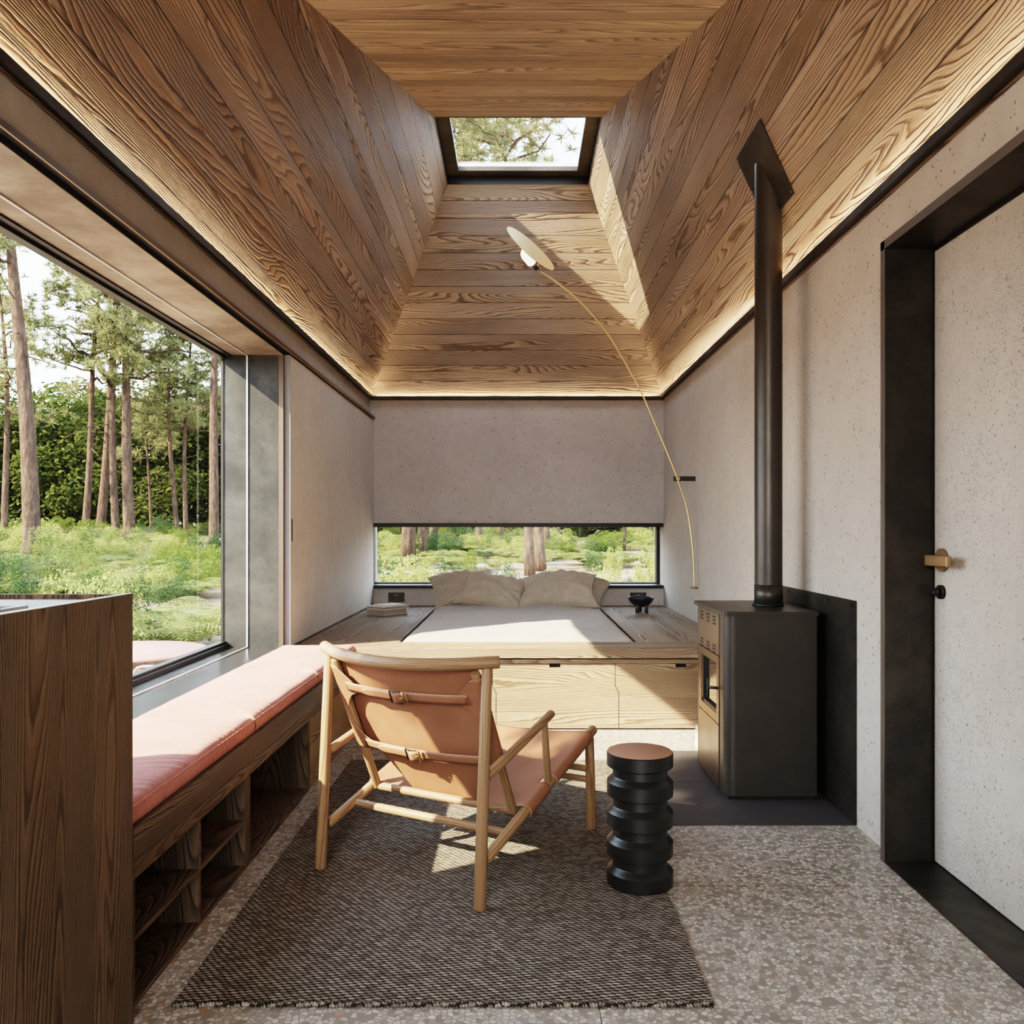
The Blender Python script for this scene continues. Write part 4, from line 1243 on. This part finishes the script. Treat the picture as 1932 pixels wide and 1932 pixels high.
pine_px('slim pine at the far left edge of the left window', 8, 1030, 8, 620, 13, 11, .42, 18, 1.9, 2)
pine_px('slender pine leaning right, behind the ferns right of the thick trunk', 158, 1024, 186, 640, 14, 12, .50, 20, 2.3, 3)
pine_px('pine leaning right, left one of the close trio in mid-window', 186, 1022, 207, 800, 18, 12.5, .58, 17, 2.4, 4)
pine_px('pine with a slightly curved trunk, middle one of the close trio', 220, 1026, 206, 560, 15, 12, .50, 24, 2.6, 5, 10)
pine_px('straight pine with dark bark, right one of the close trio', 246, 1028, 226, 560, 22, 13, .55, 22, 2.5, 6, 10)
pine_px('very thin dark young pine right of the trio', 285, 1016, 282, 770, 6, 8, .45, 13, 1.5, 7)
pine_px('thin pine, left one of two slim trunks left of the window jamb', 335, 1022, 319, 720, 10, 10.5, .44, 22, 2.3, 9, 10)
pine_px('thin pine, right one of two slim trunks left of the window jamb', 351, 1022, 350, 720, 10, 10, .46, 20, 2.1, 10, 10)
pine_px('grey pine trunk right beside the dark window jamb', 403, 1052, 410, 680, 20, 12, .62, 12, 2.0, 11)
# behind the bed, seen through the long low window and the skylight
pine_px('thick pine, left one of a pair in the left of the back window', 793, 1058, 798, 995, 21, 14, .66, 16, 2.3, 12)
pine_px('pine, right one of the pair in the left of the back window', 815, 1046, 818, 995, 18, 14.5, .62, 16, 2.4, 13)
pine_px('pale pine, left one of the double trunk in the middle of the back window', 1000, 1086, 996, 995, 19, 11.2, .60, 26, 2.2, 14, 8)
pine_px('pine, right one of the double trunk in the middle of the back window', 1021, 1078, 1017, 995, 20, 9.5, .62, 20, 1.6, 15, 8)
pine_px('shaded pine just right of the double trunk in the back window', 1037, 1046, 1031, 995, 12, 12, .55, 14, 2.2, 16)
pine_px('pine left of centre in the back window, nearer of two lone trunks', 903, 1046, 904, 995, 13, 13, .6, 14, 2.3, 17)
pine_px('slim pine between the lone trunk and the double trunk in the back window', 943, 1042, 946, 995, 9, 12, .6, 14, 2.2, 18)
pine_px('thin leaning pine in the right part of the back window', 1176, 1045, 1180, 995, 7, 11, .6, 12, 2.1, 19)
pine_px('dark pine trunk cut off by the right edge of the back window', 1241, 1040, 1238, 995, 9, 12, .6, 12, 2.1, 20)
pine_px('short dark pine stump-like trunk at the upper left of the back window', 763, 1020, 763, 995, 12, 13, .6, 12, 2.1, 21)
# crown over the roof seen through the skylight
pine('tall pine behind the cabin whose crown shows in the left of the skylight', Vector((-3.1, 24.0, ground_z(-3.1, 24.0))), 16.0, .2, (.3, 0), .55, 30, 2.1, 33, tuft_n=11)

# ---- leafy shapes
def leafblob(seed, n, size, blobs, flat=.0, shell=.55):
    rs = random.Random(seed); me = MB()
    for _ in range(n):
        c, r = rs.choice(blobs)
        d = Vector((rs.gauss(0, 1), rs.gauss(0, 1), rs.gauss(.15, 1))).normalized()
        p = Vector(c) + Vector((d.x * r[0], d.y * r[1], d.z * r[2])) * (shell + (1 - shell) * rs.random() ** .6)
        if p.z < 0: p.z = abs(p.z) * .3
        nr = (d + Vector((rs.gauss(0, .55), rs.gauss(0, .55), rs.gauss(.3, .55)))).normalized()
        t1 = nr.cross(Vector((rs.gauss(0, 1), rs.gauss(0, 1), rs.gauss(0, 1)))).normalized(); t2 = nr.cross(t1)
        s = size * (.6 + .8 * rs.random())
        me.bm.faces.new([me.bm.verts.new(p - t1 * s), me.bm.verts.new(p + t2 * s * .5), me.bm.verts.new(p + t1 * s), me.bm.verts.new(p - t2 * s * .5)])
    return me
def bushblobs(seed, k=9):
    rs = random.Random(seed); out = [((0, 0, .30), (.42, .42, .34)), ((0, 0, .12), (.46, .46, .14)), ((0, 0, .12), (.40, .40, .14))]
    for i in range(k):
        an = rs.random() * 2 * PI; q = .22 + .26 * rs.random()
        rad = .15 + .13 * rs.random()
        out.append(((q * math.cos(an), q * math.sin(an), .20 + .5 * rs.random()), (rad, rad, rad * .95)))
    return out
SHM = {}
for kind in ('pale', 'mid', 'blue'):
    for v in range(2):
        me = leafblob(hash_ := {'pale': 11, 'mid': 23, 'blue': 37}[kind] + v, 4200, .021, bushblobs(hash_ + 5, 18), shell=.6)
        mb = MB(); mb.bm.free(); 
        o = me.build('shrub', M['shrub' + kind], normals=False)
        SHM[(kind, v)] = o.data
        bpy.data.objects.remove(o)
rsb = random.Random(77)
def shrub(pos, sc, kind, label, group=None):
    o = bpy.data.objects.new('shrub', SHM[(kind, rsb.randint(0, 1))]); COL.objects.link(o)
    o.location = pos - Vector((0, 0, .05 * sc)); o.rotation_euler = (0, 0, rsb.random() * 6.28)
    o.scale = (sc * (.9 + .3 * rsb.random()), sc * (.9 + .3 * rsb.random()), sc * (.85 + .25 * rsb.random()))
    return tag(o, label, 'shrub', group)
def shrub_px(px, pytop, Y, wpx, kind, label):
    """a shrub whose crown shows at this photo point, at distance Y"""
    p = at(px, pytop, Y); g = ground_z(p.x, Y)
    w = wpx / FPX * Y
    o = bpy.data.objects.new('shrub', SHM[(kind, rsb.randint(0, 1))]); COL.objects.link(o)
    h = p.z - g
    o.location = (p.x, Y, g - .03); o.rotation_euler = (0, 0, rsb.random() * 6.28)
    o.scale = (w / 1.0, w / 1.0, h / .80)
    return tag(o, label, 'shrub', 'shrubs near the back window')
shrub_px(770, 1056, 12.5, 118, 'pale', 'bright pale shrub in the lower left corner of the back window')
shrub_px(728, 1040, 15.0, 60, 'blue', 'blue-green shrub at the left edge of the back window behind the pale one')
shrub_px(848, 1048, 14.5, 70, 'blue', 'grey-green shrub right of the paired trunks in the back window')
shrub_px(905, 1066, 13.5, 66, 'mid', 'green shrub above the left pillows in the back window')
shrub_px(950, 1056, 14.0, 60, 'blue', 'dark green rounded shrub just left of the double trunk')
shrub_px(886, 1036, 20.0, 26, 'mid', 'small round dark shrub in front of the lone trunk')
shrub_px(1044, 1078, 12.5, 56, 'pale', 'pale shrub at the foot of the double trunk, right side')
shrub_px(1132, 1072, 12.5, 86, 'pale', 'wide pale shrub above the right pillow end in the back window')
shrub_px(1188, 1084, 12.8, 34, 'blue', 'small dark shrub right of the wide pale shrub')
shrub_px(1226, 1050, 12.6, 56, 'pale', 'tall soft green shrub at the right edge of the back window')
shrub_px(1120, 1036, 21.0, 34, 'blue', 'dark rounded shrub in the middle of the fern patch behind')
shrub_px(1160, 1035, 19.0, 32, 'pale', 'light round shrub beside the thin leaning pine')
far = 'low shrub among the undergrowth beyond the back window'
for i in range(105):
    px = 700 + 560 * rsb.random(); py = 1006 + 52 * rsb.random() ** 1.25
    if 1018 < py < 1030 and rsb.random() < .5: continue
    p, Y = hit(px, py)
    if Y > 80: continue
    shrub(p, (.42 + .42 * rsb.random()) * (1 + Y / 90), rsb.choice(('pale', 'mid', 'mid', 'blue')), far, 'low shrubs beyond the back window')
lf = 'low shrub in the undergrowth outside the left window'
for i in range(88):
    px = -180 + 600 * rsb.random(); py = 1012 + 120 * rsb.random() ** 1.5
    p, Y = hit(px, py)
    if Y > 70 or Y < 7.5: continue
    shrub(p, (.45 + .45 * rsb.random()) * (1 + Y / 80), rsb.choice(('pale', 'mid', 'mid', 'blue')), lf, 'low shrubs outside the left window')
def shrub_l(px, pytop, Y, wpx, kind, label):
    o = shrub_px(px, pytop, Y, wpx, kind, label); o['group'] = 'shrubs near the left window'
shrub_l(165, 1090, 8.6, 150, 'pale', 'bright pale shrub showing just above the wooden counter')
shrub_l(215, 1075, 10.5, 120, 'blue', 'dark green shrub behind the pale one above the counter')
shrub_l(20, 1035, 14.0, 80, 'blue', 'dark shrub at the left edge of the window, left of the thick pine')
shrub_l(325, 1082, 14.5, 70, 'blue', 'blue-green shrub behind the ferns near the window jamb')
shrub_l(120, 996, 21.0, 110, 'mid', 'broad green shrub right behind the thick pine trunk')

# ---- ferns
def fern_mesh(seed):
    rs = random.Random(seed); me = MB()
    for f in range(12):
        an = f / 12 * 2 * PI + rs.gauss(0, .2); L = .55 + .3 * rs.random()
        dx, dy = math.cos(an), math.sin(an)
        up = .55 + .25 * rs.random()
        def ax_(q): return Vector((dx * L * q, dy * L * q, L * (up * 1.5 * q - 1.15 * up * q * q) + .02))
        sd = Vector((-dy, dx, 0))
        n = 22
        for i in range(2, n):
            q = i / n; p = ax_(q); tg = (ax_(min(q + .03, 1)) - p).normalized()
            ln = .17 * math.sin(PI * min(1, q * .92 + .1)) ** .8
            for s in (-1, 1):
                tip = p + sd * s * ln + tg * ln * .55 - Vector((0, 0, ln * .25))
                w = tg * .011
                me.bm.faces.new([me.bm.verts.new(p - w), me.bm.verts.new(p + w), me.bm.verts.new(tip + w * .3), me.bm.verts.new(tip - w * .3)])
        pts_ = [ax_(i / 8) for i in range(9)]
        for i in range(8):
            me.bm.faces.new([me.bm.verts.new(v) for v in (pts_[i] - sd * .004, pts_[i] + sd * .004, pts_[i + 1] + sd * .003, pts_[i + 1] - sd * .003)])
    return me
FM = []
for v in range(3):
    o = fern_mesh(40 + v).build('fern', M['fern'], normals=False); FM.append(o.data); bpy.data.objects.remove(o)
def fern(p, sc, label, group):
    o = bpy.data.objects.new('fern', rsb.choice(FM)); COL.objects.link(o)
    o.location = p; o.scale = (sc, sc, sc * (.9 + .3 * rsb.random())); o.rotation_euler = (0, 0, rsb.random() * 6.28)
    return tag(o, label, 'fern', group)
def fern_y(px, py, Y, sc, label):
    p = at(px, py, Y); p.z = ground_z(p.x, Y); fern(p, sc, label, 'ferns close to the left window')
fern_y(345, 1150, 10.4, 1.75, 'large arching fern close outside, in the middle of the lower window')
fern_y(285, 1160, 10.0, 1.5, 'fern just right of the counter top, close outside the window')
fern_y(395, 1130, 11.0, 1.5, 'fern beside the dark window jamb, close outside')
fern_y(55, 1090, 8.6, 2.1, 'fern with an upright frond behind the counter, left')
fern_y(8, 1090, 8.4, 2.0, 'yellow-green fern at the far left above the counter')
fern_y(262, 1120, 11.6, 1.5, 'fern between the pale shrub and the large arching fern')
for i in range(62):
    px = -60 + 480 * rsb.random(); py = 1030 + 110 * rsb.random()
    p, Y = hit(px, py)
    if Y < 8.2 or Y > 45: continue
    fern(p, .75 + .4 * rsb.random() + Y / 80, 'fern in the undergrowth outside the left window', 'ferns in the undergrowth outside the left window')
for i in range(60):
    px = 700 + 560 * rsb.random(); py = 1030 + 48 * rsb.random()
    p, Y = hit(px, py)
    if Y < 12 or Y > 45: continue
    fern(p, .65 + .4 * rsb.random() + Y / 80, 'fern in the patch beyond the back window', 'ferns beyond the back window')

# ---- dense broadleaf trees closing the view
BT_ = []
for v in range(3):
    rs = random.Random(60 + v)
    bl = [((0, 0, 4.0), (2.6, 2.6, 3.4))]
    for i in range(16):
        an = rs.random() * 6.28; q = 1.2 + 1.4 * rs.random(); rad = .9 + .8 * rs.random()
        bl.append(((q * math.cos(an), q * math.sin(an), .8 + 6.6 * rs.random()), (rad, rad, rad)))
    o = leafblob(60 + v, 9000, .13, bl, shell=.6).build('broadleaf_tree', M['leafdark'], normals=False); BT_.append(o.data); bpy.data.objects.remove(o)
tl_ = 'dark leafy broadleaf tree in the dense belt behind the pines'
i = 0
rst = random.Random(9)
for px in list(range(-160, 470, 48)) + [640, 720, 800, 880, 960, 1040, 1120, 1200, 1280]:
    Y = 40 + 6 * rst.random()
    x = (px - CX) / FPX * Y + rst.gauss(0, .4)
    o = bpy.data.objects.new('broadleaf_tree', BT_[i % 3]); COL.objects.link(o); i += 1
    s = .95 + .35 * rst.random()
    o.location = (x, Y, ground_z(x, Y) - .3); o.scale = (s, s, s * (.72 + .18 * rst.random())); o.rotation_euler = (0, 0, rst.random() * 6.28)
    tag(o, tl_, 'tree', 'broadleaf trees behind the pines')

# unseen small tree added so its crown shades the near end of the window
bl_ = [((0, .15, 3.4), (.85, .95, 1.15))]
rs = random.Random(5)
for i in range(12):
    an = rs.random() * 6.28
    bl_.append(((.6 * math.cos(an), .15 + .6 * math.sin(an), 3.4 + rs.gauss(0, .6)), (.4, .4, .4)))
t = thing('broadleaf_tree', 'small leafy tree added out of view to shade the near window end', 'tree', (-6.69, -1.40, -.36))
leafblob(91, 4200, .075, bl_, shell=.35).build('foliage', M['leafdark'], t, world=False, normals=False).location = (0, .1, 3.60)
m = MB(); m.tube([(0, -.35, 0), (0, -.3, 3.0), (0, 0, 5.6), (0, .2, 7.2)], [.07, .055, .04, .01], 10); m.build('trunk', M['bark'], t, world=False, normals=False)

# ---- terrace furniture
t = thing('patio_table', 'round rose-coloured metal table on the terrace, low in the left window', 'table', (-2.66, 5.75, -.34))
m = MB(); m.lathe([(0, .325), (.52, .325), (.525, .332), (.52, .340), (0, .340)], (-2.66, 5.75, 0), 64); m.build('tabletop', M['pinkmetal'], t)
m = MB(); m.tube([(-2.66, 5.75, -.32), (-2.66, 5.75, .325)], .03, 20); m.build('pedestal', M['pinkmetal'], t)
m = MB(); m.lathe([(0, -.34), (.26, -.34), (.26, -.33), (.04, -.315), (0, -.315)], (-2.66, 5.75, 0), 40); m.build('base', M['pinkmetal'], t)
t = thing('patio_chair', 'rose metal slatted garden chair drawn up to the round terrace table', 'chair', (-2.04, 4.95, -.34))
x0, x1, yb = -2.25, -1.84, 5.0
m = MB(); m.tube([(x0, yb, -.34), (x0, yb - .02, .1), (x0 - .0, yb - .03, .32), (x0 + .02, yb - .03, .348), (x0 + .05, yb - .03, .356), (x1 - .05, yb - .03, .356), (x1 - .02, yb - .03, .348), (x1, yb - .03, .32), (x1, yb - .02, .1), (x1, yb, -.34)], .009, 10); m.build('back_frame', M['pinkmetal'], t)
for z in (.325, .285, .245, .205):
    m = MB(); m.box(x0, x1, yb - .033, yb - .027, z - .011, z + .011, .001); m.build('back_slat', M['pinkmetal'], t)
for k_ in range(7):
    m = MB(); y = yb - .06 - k_ * .058; m.box(x0, x1, y - .024, y + .024, .075, .082, .001); m.build('seat_slat', M['pinkmetal'], t)
for x in (x0 + .006, x1 - .006):
    m = MB(); m.tube([(x, yb - .42, -.34), (x, yb - .42, .05), (x, yb - .40, .072), (x, yb - .03, .072)], .009, 10); m.build('front_leg', M['pinkmetal'], t)

# ================================================================ LIGHT
sd = bpy.data.lights.new('sun', 'SUN'); so = bpy.data.objects.new('sun', sd); COL.objects.link(so)
so.rotation_euler = Vector((1, .61, -.7736)).to_track_quat('-Z', 'Y').to_euler()
so.location = (-6, -3, 8)
sd.energy = SUN; sd.color = (1.0, .83, .58); sd.angle = math.radians(.6)
w = bpy.data.worlds.new('sky'); S.world = w; w.use_nodes = True
nt = w.node_tree; nt.nodes.clear()
tc = nt.nodes.new('ShaderNodeTexCoord'); sp = nt.nodes.new('ShaderNodeSeparateXYZ'); nt.links.new(tc.outputs['Generated'], sp.inputs[0])
rp_ = nt.nodes.new('ShaderNodeValToRGB'); nt.links.new(sp.outputs[2], rp_.inputs[0])
e = rp_.color_ramp.elements
e[0].position = 0.0; e[0].color = (.86, .93, 1.0, 1); e[1].position = 1.0; e[1].color = (.50, .70, 1.0, 1)
x = e.new(.25); x.color = (.80, .90, 1.0, 1)
bg = nt.nodes.new('ShaderNodeBackground'); bg.inputs[1].default_value = SKY; nt.links.new(rp_.outputs[0], bg.inputs[0])
ow = nt.nodes.new('ShaderNodeOutputWorld'); nt.links.new(bg.outputs[0], ow.inputs[0])
def portal(name, loc, rot, sx, sy):
    l = bpy.data.lights.new(name, 'AREA'); l.shape = 'RECTANGLE'; l.size = sx; l.size_y = sy; l.cycles.is_portal = True
    o = bpy.data.objects.new(name, l); COL.objects.link(o); o.location = loc; o.rotation_euler = rot
portal('window_portal', (-1.73, (WY0 + WY1) / 2, (SILL + ZH) / 2), (PI / 2, 0, -PI / 2), WY1 - WY0, ZH - SILL)
portal('skylight_portal', (0, 6.35, ZS2 + .1), (0, 0, 0), .95, .9)
portal('back_portal', (0, YB + .33, (BZ0 + BZ1) / 2), (-PI / 2, 0, 0), 2.6, BZ1 - BZ0)
portal('front_portal', (0, YF - .2, 1.1), (PI / 2, 0, 0), 2.0, 2.2)
def area(name, loc, target, sx, sy, en, col):
    l = bpy.data.lights.new(name, 'AREA'); l.shape = 'RECTANGLE'; l.size = sx; l.size_y = sy; l.energy = en; l.color = col
    o = bpy.data.objects.new(name, l); COL.objects.link(o); o.location = loc
    o.rotation_euler = (Vector(target) - Vector(loc)).to_track_quat('-Z', 'Y').to_euler()
area('fill_light', (-0.75, -1.4, 2.2), (0.75, 2.2, 1.2), 1.4, 1.2, FILL, (1.0, .92, .82))  # added fill light behind the camera, not a fitting of the room
bl = bpy.data.lights.new('lamp_glow', 'POINT'); bl.energy = .35; bl.color = (1, .8, .5); bl.shadow_soft_size = .03
bo = bpy.data.objects.new('lamp_glow', bl); COL.objects.link(bo); bo.location = c0 + dirn * .15

# ================================================================ CAMERA
cd = bpy.data.cameras.new('camera'); co = bpy.data.objects.new('camera', cd); COL.objects.link(co)
co.location = (0, 0, CAMH); co.rotation_euler = (PI / 2, 0, 0)
cd.sensor_width = 36; cd.sensor_fit = 'HORIZONTAL'; cd.lens = FPX / 1932 * 36
cd.shift_x = (966 - CX) / 1932; cd.shift_y = (CY - 966) / 1932
cd.clip_start = .05; cd.clip_end = 300
S.camera = co

cy = S.cycles
cy.max_bounces = 6; cy.diffuse_bounces = 4; cy.glossy_bounces = 3; cy.transmission_bounces = 4; cy.transparent_max_bounces = 8
cy.use_adaptive_sampling = True; cy.adaptive_threshold = .1; cy.adaptive_min_samples = 16
cy.caustics_reflective = False; cy.caustics_refractive = False; cy.sample_clamp_indirect = 6.0
cy.use_denoising = True
S.view_settings.view_transform = VT; S.view_settings.look = LOOK; S.view_settings.exposure = EXPO; S.view_settings.gamma = 1.0
for o in S.objects:
    if '_org' in o: del o['_org']
